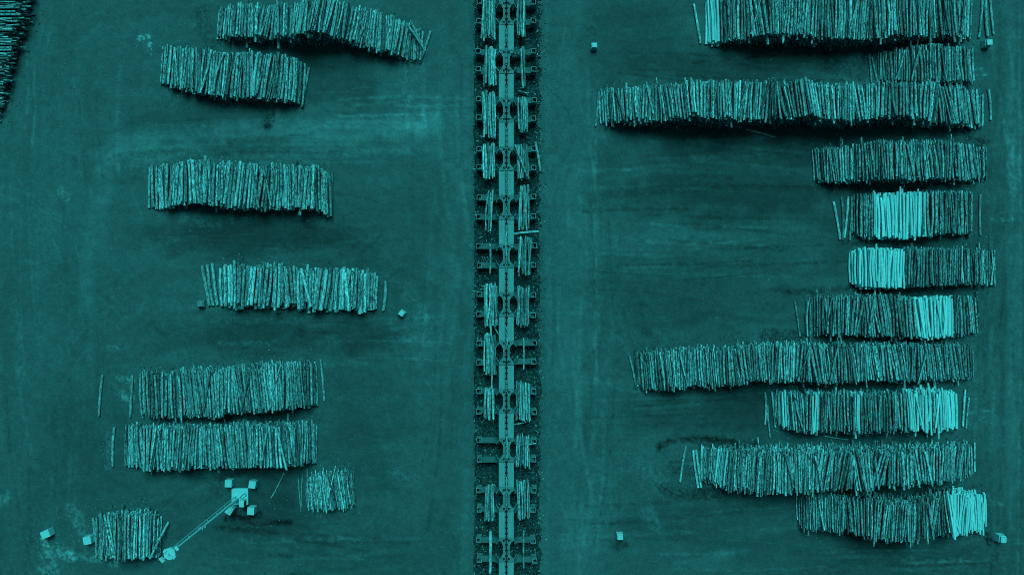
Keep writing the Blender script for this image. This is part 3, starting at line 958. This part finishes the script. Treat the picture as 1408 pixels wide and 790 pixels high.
def logs_mesh(name, logs, ns, nseg, origin):
    COs, LPs, TN, BK, loops, starts, mats, sms = [], [], [], [], [], [], [], []
    off = 0
    nl = 0
    for L in logs:
        co, lp, faces, ca, cb = log_geometry(L, ns, nseg, origin)
        COs.append(co); LPs.append(lp)
        TN.append(np.full(len(co), L['tone'])); BK.append(np.full(len(co), L['barky']))
        fa = np.array(faces, np.int32) + off
        loops.append(fa.ravel())
        starts.append(nl + 4 * np.arange(len(faces)))
        mats.append(np.zeros(len(faces), np.int32)); sms.append(np.ones(len(faces), bool))
        nl += 4 * len(faces)
        loops.append(np.array(ca + cb, np.int32) + off)
        starts.append(np.array([nl, nl + ns]))
        mats.append(np.ones(2, np.int32)); sms.append(np.zeros(2, bool))
        nl += 2 * ns
        off += len(co)
    me = bpy.data.meshes.new(name)
    co = np.concatenate(COs)
    me.vertices.add(len(co))
    me.vertices.foreach_set('co', co.astype(np.float32).ravel())
    lo = np.concatenate(loops)
    me.loops.add(len(lo))
    me.loops.foreach_set('vertex_index', lo)
    st = np.concatenate(starts)
    me.polygons.add(len(st))
    me.polygons.foreach_set('loop_start', st.astype(np.int32))
    me.polygons.foreach_set('material_index', np.concatenate(mats))
    me.polygons.foreach_set('use_smooth', np.concatenate(sms))
    me.update(calc_edges=True)
    a = me.attributes.new('lp', 'FLOAT_VECTOR', 'POINT')
    a.data.foreach_set('vector', np.concatenate(LPs).astype(np.float32).ravel())
    a = me.attributes.new('tone', 'FLOAT', 'POINT')
    a.data.foreach_set('value', np.concatenate(TN).astype(np.float32))
    a = me.attributes.new('barky', 'FLOAT', 'POINT')
    a.data.foreach_set('value', np.concatenate(BK).astype(np.float32))
    me.materials.append(M_BARK)
    me.materials.append(M_END)
    return me


spans = {}
for L in LOGS:
    if L['stack']:
        s = spans.setdefault(L['stack'], [1e9, -1e9])
        x = (L['p0'].x + L['p1'].x) / 2 if L['stack'] != 'L8' else -(L['p0'].y + L['p1'].y) / 2
        s[0] = min(s[0], x); s[1] = max(s[1], x)


def stack_label(L):
    s = spans[L['stack']]
    x = (L['p0'].x + L['p1'].x) / 2 if L['stack'] != 'L8' else -(L['p0'].y + L['p1'].y) / 2
    t = (x - s[0]) / max(.01, s[1] - s[0])
    where = ('left end of', 'left part of', 'middle of', 'right part of', 'right end of')[min(4, int(t * 5))]
    if L['stack'] == 'L8':
        where = 'high on'
    d = L['p1'] - L['p0']
    lean = math.degrees(math.atan2(d.x, -d.y)) if L['stack'] != 'L8' else 0
    tone = 'pale' if L['tone'] > .38 else ('dark' if L['tone'] < .22 else 'weathered')
    ang = ' slanting' if abs(lean) > 6 else ''
    th = 'thick ' if L['r0'] > .175 else ('thin ' if L['r0'] < .11 else '')
    return '%s %s%s log, %s %s' % (tone, th, ('slanting' if ang else 'straight'), where, L['desc'])


for L in forced + chosen:
    assert len((L.get('label') or stack_label(L)).split()) <= 16, L.get('label') or stack_label(L)
    c = (L['p0'] + L['p1']) / 2
    me = logs_mesh(L.get('name', 'log'), [L], 10, 4, c)
    o = link_mesh(L.get('name', 'log'), me, loc=c)
    tag(o, L.get('label') or stack_label(L), L.get('cat') or 'log', L.get('group'))

me = logs_mesh('log_pile', rest, 7, 2, Vector((0, 0, 0)))
tag(link_mesh('log_pile', me), 'mass of bark covered logs heaped in rows across the yard', 'logs', kind='stuff')


# ------------------------------------------------------------------ SORTING LINE
CXS = 696.4      # photo column of the conveyor centre
line = empty('sorting_conveyor', P(CXS, CY, 0), 'long steel log sorting conveyor with side arms down the middle of the yard', 'conveyor')


def px2y(py, z):
    return (CY - py) * S * (H - z) / H


U = S * (H - DECK_Z) / H        # metres per photo pixel at deck height


def half_plate(sgn):
    return sgn


# deck segments between saddles
for k in range(len(WC) - 1):
    y_n = px2y(WC[k] + 17.5, DECK_Z)
    y_s = px2y(WC[k + 1] - 17.0, DECK_Z)
    bm = bmesh.new()
    ln = (y_n - y_s) / 2
    for sg in (-1, 1):
        a, b = sorted((sg * 2.6 * U, sg * 10.2 * U))
        add_box(bm, a, b, -ln, ln, DECK_Z - .09, DECK_Z)
        a, b = sorted((sg * 9.9 * U, sg * 10.25 * U))
        add_box(bm, a, b, -ln + .01, ln - .01, DECK_Z - .45, DECK_Z - .093)          # side skirt
        a, b = sorted((sg * 9.9 * U, sg * 10.35 * U))
        add_box(bm, a, b, -ln + .002, ln - .002, DECK_Z + .003, DECK_Z + .035)        # raised lip
    # weld seam bars
    for t in (-.28, .36):
        for sg in (-1, 1):
            a, b = sorted((sg * 2.9 * U, sg * 9.6 * U))
            add_box(bm, a, b, t * 2 * ln - .012, t * 2 * ln + .012, DECK_Z + .002, DECK_Z + .008)
    me = bm_mesh('deck_plate', bm, M_DECK)
    o = link_mesh('deck_plate', me, line, (0, (y_n + y_s) / 2 - line.location.y, 0))
    # trough rails and floor
    bm = bmesh.new()
    for sg in (-1, 1):
        a, b = sorted((sg * 1.75 * U, sg * 2.45 * U))
        add_box(bm, a, b, -ln, ln, DECK_Z - .30, DECK_Z + .02)
    add_box(bm, -1.70 * U, 1.70 * U, -ln, ln, DECK_Z - .30, DECK_Z - .12, 2)
    me = bm_mesh('trough', bm, [M_RAIL, M_DARK, M_SADDLE])
    link_mesh('trough', me, line, (0, (y_n + y_s) / 2 - line.location.y, 0))


# saddles (waisted castings) with near-black discs painted for the dark of bolt holes
def arc(cx, cy, r, a0, a1, n=8):
    return [(cx + r * math.cos(R(a0 + (a1 - a0) * i / n)), cy + r * math.sin(R(a0 + (a1 - a0) * i / n))) for i in range(n + 1)]


def saddle_mesh():
    bm = bmesh.new()
    # right-hand outline from top to bottom, photo pixels, y up
    prof = [(17.0, 10.1), (14.2, 10.1), (13.2, 9.6), (12.0, 8.7), (10.6, 7.6), (9.2, 6.6), (7.8, 5.7), (6.4, 5.0), (4.8, 4.6)]
    prof = prof + [(-y, x) for y, x in prof[::-1]]
    for sg in (-1, 1):
        rows = [[bm.verts.new((sg * xx * U, y * U, z)) for xx, z in ((1.7, DECK_Z - .16), (1.7, DECK_Z - .012), (x, DECK_Z - .012), (x, DECK_Z - .16))] for y, x in prof]
        for a, b in zip(rows[:-1], rows[1:]):
            for q in range(4):
                bm.faces.new((a[q], a[(q + 1) % 4], b[(q + 1) % 4], b[q]))
        bm.faces.new(rows[0]); bm.faces.new(rows[-1][::-1])
        for sy in (-1, 1):      # thin curved guard horn
            hp = [(9.6, 14.0), (11.6, 12.2), (13.2, 9.9), (14.2, 7.2), (13.4, 7.0), (12.4, 9.4), (11.0, 11.3), (9.3, 12.9)]
            for q in range(3):
                pts = [hp[q], hp[q + 1], hp[6 - q], hp[7 - q]]
                add_prism(bm, [(sg * x * U, sy * y * U) for x, y in pts], DECK_Z - .30 - .1 * q, DECK_Z - .02 - .06 * q)
    add_box(bm, -1.65 * U, 1.65 * U, -16.9 * U, 16.9 * U, DECK_Z - .16, DECK_Z - .115)
    # raised collar plates next to the decks and longitudinal ribs
    for sy in (-1, 1):
        for sg in (-1, 1):
            a, b = sorted((sg * 3.0 * U, sg * 8.8 * U))
            c, d = sorted((sy * 14.6 * U, sy * 16.6 * U))
            add_box(bm, a, b, c, d, DECK_Z - .010, DECK_Z + .035)
            c, d = sorted((sy * 10.9 * U, sy * 11.7 * U))
            a, b = sorted((sg * 5.2 * U, sg * 9.0 * U))
            add_box(bm, a, b, c, d, DECK_Z - .010, DECK_Z + .06)
    for sg in (-1, 1):
        a, b = sorted((sg * 1.9 * U, sg * 2.5 * U))
        add_box(bm, a, b, -16.5 * U, 16.5 * U, DECK_Z - .009, DECK_Z + .05)
        for t in range(-2, 3):
            a, b = sorted((sg * 2.6 * U, sg * 3.3 * U))
            add_box(bm, a, b, (t * 3.1 - .4) * U, (t * 3.1 + .4) * U, DECK_Z - .009, DECK_Z + .04)
    bmesh.ops.triangulate(bm, faces=[f for f in bm.faces if len(f.verts) > 4])
    return bm_mesh('saddle', bm, [M_SADDLE, M_DARK])


SADDLE = saddle_mesh()
bm = bmesh.new()
add_cone(bm, (0, 0, DECK_Z - .011), (0, 0, DECK_Z + .05), 1.5 * U, 1.4 * U, 8)
BOLT_HOLE_DISC = bm_mesh('bolt_hole_disc', bm, M_DARK)


# arms: cradle profile in XZ, extruded along Y
def arm_mesh(sgn):
    bm = bmesh.new()
    top, bot = [], []
    n = 14
    for i in range(n + 1):
        t = i / n
        x = (10.5 + t * (37.6 - 10.5)) * S * (H - ARM_Z) / H
        z = ARM_Z - .012 + .62 * max(0, 1 - t * 3.2) ** 2 + .10 * max(0, (t - .75) * 4) ** 2
        top.append((sgn * x, z))
        bot.append((sgn * x, z - (.42 - .16 * t)))
    pts = top + bot[::-1]
    w = 3.9 * U
    if sgn < 0:
        pts = pts[::-1]
    a = [bm.verts.new((p[0], -w, p[1])) for p in pts]
    b = [bm.verts.new((p[0], w, p[1])) for p in pts]
    m = len(pts)
    for i in range(m):
        bm.faces.new((a[i], a[(i + 1) % m], b[(i + 1) % m], b[i]))
    for i in range(n):
        for vv in (a, b):
            bm.faces.new((vv[i], vv[i + 1], vv[m - 2 - i], vv[m - 1 - i]))
    # wear strip along the front edge
    return bm_mesh('cradle_arm', bm, M_ARM)


def post_mesh():
    bm = bmesh.new()
    w, t = .275, .065
    zb, zt = .0, 1.62
    for (x0, x1, y0, y1) in ((-w, w, -w, -w + t), (-w, w, w - t, w), (-w, -w + t, -w + t + .002, w - t - .002), (w - t, w, -w + t + .002, w - t - .002)):
        add_box(bm, x0, x1, y0, y1, zb, zt)
    add_box(bm, -w + t, w - t, -w + t, w - t, 1.02, 1.08, 1)  # inner plate coloured near-black as the shade inside the hollow post
    return bm_mesh('end_post', bm, [M_POST, M_DARK])


def leg_mesh():
    bm = bmesh.new()
    add_box(bm, -.13, .13, -.13, .13, 0.0, DECK_Z - .17)
    add_box(bm, -.24, .24, -.24, .24, -.01, .06)
    return bm_mesh('support_leg', bm, M_ARM)


ARM = {-1: arm_mesh(-1), 1: arm_mesh(1)}
POST = post_mesh()
LEG = leg_mesh()
rnd = random.Random(3)
for k, yc in enumerate(WC):
    if k in (0, len(WC) - 1):
        pass
    y = px2y(yc, DECK_Z) - line.location.y
    s_o = link_mesh('saddle', SADDLE, line, (0, y, 0))
    for sx in (-1, 1):
        for sy in (-1, 1):
            link_mesh('bolt_hole_disc', BOLT_HOLE_DISC, s_o, (sx * 3.3 * U, sy * 12.6 * U, 0))
    if not (1 <= k <= 14):
        continue
    for sy in (-1, 1):
        ya = px2y(yc - sy * 13.2, ARM_Z) - line.location.y
        for sx in (-1, 1):
            if k == 1 and sy > 0 or k == 14 and sy < 0:
                continue
            a_o = link_mesh('cradle_arm', ARM[sx], line, (0, ya + rnd.gauss(0, .03), -abs(rnd.gauss(0, .02))), (0, 0, R(rnd.gauss(0, .7))))
            xe = sx * 37.6 * S * (H - 1.4) / H
            link_mesh('end_post', POST, a_o, (xe + rnd.gauss(0, .03), rnd.gauss(0, .04), 0), (rnd.gauss(0, .02), rnd.gauss(0, .02), rnd.gauss(0, .05)))
    for sx in (-1, 1):
        link_mesh('support_leg', LEG, line, (sx * .45, y + 12.0 * U, 0))

# chain with its flights, running the whole line
bm = bmesh.new()
y0, y1 = px2y(-118, DECK_Z), px2y(900, DECK_Z)
y0 -= line.location.y; y1 -= line.location.y
add_box(bm, -.055, .055, y1, y0, DECK_Z - .11, DECK_Z - .05)
yy = y1
while yy < y0:
    add_box(bm, -.15, .15, yy - .05, yy + .05, DECK_Z - .05, DECK_Z + .06)
    yy += 7.6 * U
link_mesh('drag_chain', bm_mesh('drag_chain', bm, M_DARK), line)
# worn cover strips that hide the chain between the open stretches
COVERS = [(40, 58), (66, 90), (118, 146), (176, 205), (231, 268), (284, 300), (309, 318), (358, 374), (452, 480), (522, 538), (590, 600), (612, 633), (678, 700)]
for (a, b) in COVERS:
    bm = bmesh.new()
    ln = (b - a) * U / 2
    add_box(bm, -1.15 * U, 1.15 * U, -ln, ln, DECK_Z + .062, DECK_Z + .085)
    for t in np.arange(-ln + .2, ln - .1, .6):
        add_box(bm, -.05, .05, t - .05, t + .05, DECK_Z + .087, DECK_Z + .11, 1)
    link_mesh('cover_strip', bm_mesh('cover_strip', bm, [M_SADDLE, M_DARK]), line, (0, px2y((a + b) / 2, DECK_Z) - line.location.y, 0))


# ------------------------------------------------------------------ wood debris (stuff)
def chips(name, spots, label):
    co, tn = [], []
    fs = []
    off = 0
    base = np.array([(-1, -1, -1), (1, -1, -1), (1, 1, -1), (-1, 1, -1), (-1, -1, 1), (1, -1, 1), (1, 1, 1), (-1, 1, 1)], float)
    ff = np.array([(0, 3, 2, 1), (4, 5, 6, 7), (0, 1, 5, 4), (1, 2, 6, 5), (2, 3, 7, 6), (3, 0, 4, 7)])
    for (x, y, z, lx, ly, lz, a, t) in spots:
        b = base * (lx, ly, lz)
        b[4:, :2] *= .75
        c, s = math.cos(a), math.sin(a)
        rx = b[:, 0] * c - b[:, 1] * s + x
        ry = b[:, 0] * s + b[:, 1] * c + y
        co.append(np.stack([rx, ry, b[:, 2] + z], 1))
        tn.append(np.full(8, t))
        fs.append(ff + off)
        off += 8
    co = np.concatenate(co); fs = np.concatenate(fs); tn = np.concatenate(tn)
    me = bpy.data.meshes.new(name)
    me.vertices.add(len(co)); me.vertices.foreach_set('co', co.astype(np.float32).ravel())
    me.loops.add(fs.size); me.loops.foreach_set('vertex_index', fs.astype(np.int32).ravel())
    me.polygons.add(len(fs)); me.polygons.foreach_set('loop_start', (np.arange(len(fs)) * 4).astype(np.int32))
    me.update(calc_edges=True)
    a = me.attributes.new('tone', 'FLOAT', 'POINT'); a.data.foreach_set('value', tn.astype(np.float32))
    me.materials.append(M_CHIP)
    tag(link_mesh(name, me), label, 'debris', kind='stuff')


rnd = random.Random(99)
spots = []
for _ in range(9000):       # mulch and chips under the sorting line
    px = rnd.uniform(652, 742) if rnd.random() < .90 else (rnd.gauss(742, 5) if rnd.random() < .7 else rnd.gauss(653, 1.6))
    py = rnd.uniform(-20, 810)
    p = P(px, py, 0)
    big = rnd.random() < .05
    edge = px > 745 or px < 651
    lx = rnd.uniform(.05, .15) * (2.2 if big else 1)
    spots.append((p.x, p.y, .045, lx, rnd.uniform(.025, .065), rnd.uniform(.01, .03), rnd.uniform(0, 3.14), (rnd.uniform(.14, .38) if rnd.random() < .17 else (rnd.uniform(.09, .16) if edge else rnd.uniform(.012, .09)))))
chips('bark_debris', spots, 'bark chips and splinters strewn under the sorting line')
spots = []
DROP = [(205, 60, 14, 50), (70, 765, 40, 110), (105, 712, 12, 40), (148, 615, 8, 50), (345, 690, 40, 60), (260, 305, 50, 60), (955, 645, 25, 110), (1345, 575, 14, 60), (700, 395, 0, 0),
        (280, 25, 14, 40), (560, 140, 40, 40), (1060, 90, 70, 80), (430, 740, 90, 40), (900, 720, 60, 40), (60, 100, 30, 60), (1370, 320, 20, 30), (760, 400, 10, 30), (560, 440, 30, 30), (1050, 400, 60, 40), (760, 120, 8, 20), (170, 535, 14, 30)]
for (cx, cy, sd, n) in DROP:
    for _ in range(n):
        p = P(rnd.gauss(cx, sd), rnd.gauss(cy, sd * .6), 0)
        spots.append((p.x, p.y, .02, rnd.uniform(.02, .10), rnd.uniform(.015, .04), .012, rnd.uniform(0, 3.14), rnd.uniform(.10, .34)))
for _ in range(1700):
    p = P(rnd.uniform(0, 1408), rnd.uniform(0, 790), 0)
    spots.append((p.x, p.y, .02, rnd.uniform(.02, .07), rnd.uniform(.015, .035), .012, rnd.uniform(0, 3.14), rnd.uniform(.10, .26)))
for _ in range(700):
    p = P(rnd.gauss(752, 6), rnd.uniform(0, 790), 0)
    spots.append((p.x, p.y, .02, rnd.uniform(.025, .07), rnd.uniform(.02, .045), .012, rnd.uniform(0, 3.14), rnd.uniform(.11, .26)))
for L in LOGS:                # litter along the feet of the stacks
    if L['stack'] and not L['forced'] and min(L['p0'].z, L['p1'].z) < .3:
        for p in (L['p0'], L['p1']):
            for _ in range(2):
                if rnd.random() < .7:
                    d = (p - (L['p0'] + L['p1']) / 2).normalized()
                    q = p + d * abs(rnd.gauss(0, .7))
                    spots.append((q.x + rnd.gauss(0, .2), q.y, .02, rnd.uniform(.03, .16), rnd.uniform(.015, .04), .012, rnd.uniform(0, 3.14), rnd.choice((.03, .05, .12, .2, .28))))
chips('wood_chips', spots, 'pale wood chips and bark scraps scattered over the dirt')


# ------------------------------------------------------------------ concrete marker blocks
def marker(px, py, rz, label, w=.74, h=.70, top=.50, mat_top=None, mat_body=None):
    c = P(px, py, 0)
    root = empty('marker_block', c, label, 'concrete block', 'marker blocks set about the yard', rz)
    bm = bmesh.new()
    a = w / 2
    b = w / 2 * .84
    v = [bm.verts.new(p) for p in ((-a, -a, -.01), (a, -a, -.01), (a, a, -.01), (-a, a, -.01), (-b, -b, h), (b, -b, h), (b, b, h), (-b, b, h))]
    for f in ((0, 3, 2, 1), (4, 5, 6, 7), (0, 1, 5, 4), (1, 2, 6, 5), (2, 3, 7, 6), (3, 0, 4, 7)):
        bm.faces.new([v[i] for i in f])
    link_mesh('block_body', bm_mesh('block_body', bm, mat_body or M_CONC2, .025, 2), root)
    bm = bmesh.new()
    add_box(bm, -top / 2 * .9, top / 2 * .9, -top / 2 * .9, top / 2 * .9, h - .02, h + .07)
    link_mesh('shade_neck', bm_mesh('shade_neck', bm, M_DARK), root)  # near-black colour paints the overhang shadow beneath the cap
    bm = bmesh.new()
    add_box(bm, -top / 2, top / 2, -top / 2, top / 2, h + .06, h + .26)
    link_mesh('cap', bm_mesh('cap', bm, mat_top or M_CONC, .02, 2), root)


marker(816.3, 65.5, R(1), 'concrete marker block standing alone left of the top right stack')
marker(1353.5, 62, R(3), 'concrete marker block beside the three loose logs at the top right', h=.80, w=.82, top=.58)
marker(278.5, 417.5, R(2), 'dull concrete marker block touching the left end of the fourth left stack', w=.82, top=.56, h=.5, mat_top=M_CONC3, mat_body=M_CONC3)
marker(553.5, 430.5, R(-36), 'concrete marker block turned on its corner right of the fourth left stack', w=.72)
marker(851.5, 735, R(1), 'concrete marker block standing alone near the bottom centre right', w=.78)
marker(1372, 737.5, R(-6), 'concrete marker block right of the bottom right stack', h=.85, w=.90, top=.60)


def cube_block(px, py, rz, label, w=.78, d=.78, h=.95, group='plain pale concrete blocks'):
    bm = bmesh.new()
    a, b = w / 2, d / 2
    add_box(bm, -a, a, -b, b, -.01, h)
    me = bm_mesh('ballast_block', bm, M_CONC, .03, 2)
    o = link_mesh('ballast_block', me, None, P(px, py, 0), (0, 0, rz))
    tag(o, label, 'concrete block', group)


cube_block(69, 730.5, R(22), 'pale concrete block sitting alone near the left edge at the bottom', .95, .80, 1.0)
cube_block(125, 739.5, R(10), 'pale concrete block half hidden against the bottom left log bundle', .85, .85, .85)
cube_block(318, 661.5, R(-2), 'pale concrete ballast block at the upper left of the floodlight base', .76, .80, 1.0)
cube_block(350.5, 663, R(-8), 'pale concrete ballast block at the upper right of the floodlight base', .76, .80, 1.0)
cube_block(319.5, 698, R(-33), 'tilted pale concrete ballast block under the floodlight mast shaft', .72, .88, 1.0)
cube_block(348.5, 699, R(-3), 'pale concrete ballast block at the lower right of the floodlight base', .76, .82, 1.0)

# ------------------------------------------------------------------ floodlight mast
mb = P(328.5, 684, 0)
mast = empty('floodlight_mast', mb, 'tall slender white floodlight mast on a square pale base slab', 'floodlight mast')
SLAB_H = .42
bm = bmesh.new()
c = P(329.5, 682.5, SLAB_H) - mb
add_box(bm, c.x - .90, c.x + .90, c.y - .90, c.y + .90, -.01, SLAB_H)
link_mesh('base_slab', bm_mesh('base_slab', bm, M_CONC, .03, 2), mast)
hx = Vector((-1, -.775, 0)).normalized()     # direction the shaft appears to run in the photo
MH = 18.6
head = P(233, 761, MH) - mb
bm = bmesh.new()
add_cone(bm, (0, 0, SLAB_H - .02), (head.x, head.y, MH - .3), .17, .11, 12)
link_mesh('shaft', bm_mesh('shaft', bm, M_WHITE), mast)
side = Vector((-hx.y, hx.x, 0))
bm = bmesh.new()
for s in (.36,):
    add_cone(bm, side * -s + Vector((0, 0, SLAB_H)), Vector((head.x, head.y, MH - .4)) + side * -.27, .05, .04, 8)
for i in range(7):
    t = (i + .5) / 7
    p = Vector((head.x * t, head.y * t, SLAB_H + (MH - .8 - SLAB_H) * t))
    add_cone(bm, p, p + side * -(.36 - .09 * t), .02, .02, 5)
link_mesh('climbing_rail', bm_mesh('climbing_rail', bm, M_WHITE), mast)
# joint collar half way up
t = .60
p = Vector((head.x * t, head.y * t, MH * t))
bm = bmesh.new()
add_box(bm, p.x - .24, p.x + .24, p.y - .16, p.y + .16, p.z - .12, p.z + .12)
add_box(bm, p.x + .10, p.x + .40, p.y - .02, p.y + .22, p.z - .4, p.z - .13)
link_mesh('joint_collar', bm_mesh('joint_collar', bm, M_GREY, .02, 1), mast)
# foot equipment: cabinet and hatch frame
bm = bmesh.new()
c = P(336.3, 689.5, SLAB_H) - mb
add_box(bm, c.x - .32, c.x + .20, c.y - .36, c.y + .38, SLAB_H - .01, SLAB_H + .85)
link_mesh('cabinet', bm_mesh('cabinet', bm, M_WHITE, .02, 1), mast)
bm = bmesh.new()
add_box(bm, c.x + .205, c.x + .225, c.y - .26, c.y + .2, SLAB_H + .12, SLAB_H + .75)
link_mesh('cabinet_door', bm_mesh('cabinet_door', bm, M_DARK), mast)
bm = bmesh.new()
c = P(334.5, 681, SLAB_H) - mb
q = Matrix.Rotation(R(38), 4, 'Z')
fr = bmesh.new()
for (x0, x1, y0, y1) in ((-.36, .36, -.17, -.12), (-.36, .36, .12, .17), (-.36, -.31, -.12, .12), (.31, .36, -.12, .12)):
    add_box(bm, x0, x1, y0, y1, SLAB_H - .01, SLAB_H + .16)
bm.transform(Matrix.Translation((c.x, c.y, 0)) @ q)
link_mesh('anchor_frame', bm_mesh('anchor_frame', bm, M_GREY), mast)
fr.free()
# head platform
bm = bmesh.new()
n = 14
pts = [(head.x + .52 * math.cos(2 * math.pi * i / n), head.y + .52 * math.sin(2 * math.pi * i / n)) for i in range(n)]
add_prism(bm, pts, MH - .3, MH)
add_cone(bm, (head.x, head.y, MH), (head.x, head.y, MH + .35), .05, .03, 8)
link_mesh('head_plate', bm_mesh('head_plate', bm, M_WHITE), mast)
hb = math.atan2(.775, 1)
for i, (ang, dist, w, d) in enumerate(((hb, .80, .24, .42), (hb + math.pi, .84, .26, .50), (hb + 1.9, .44, .26, .34), (hb - 1.25, .46, .26, .34))):
    bm = bmesh.new()
    add_box(bm, -w / 2, w / 2, -d / 2, d / 2, -.14, .14)
    add_box(bm, -w / 2 - .24, -w / 2 - .005, -.04, .04, -.04, .04)
    fl = link_mesh('floodlight', bm_mesh('floodlight', bm, M_WHITE, .02, 1), mast,
                   (head.x + dist * math.cos(ang), head.y + dist * math.sin(ang), MH - .05), (0, R(14), ang))
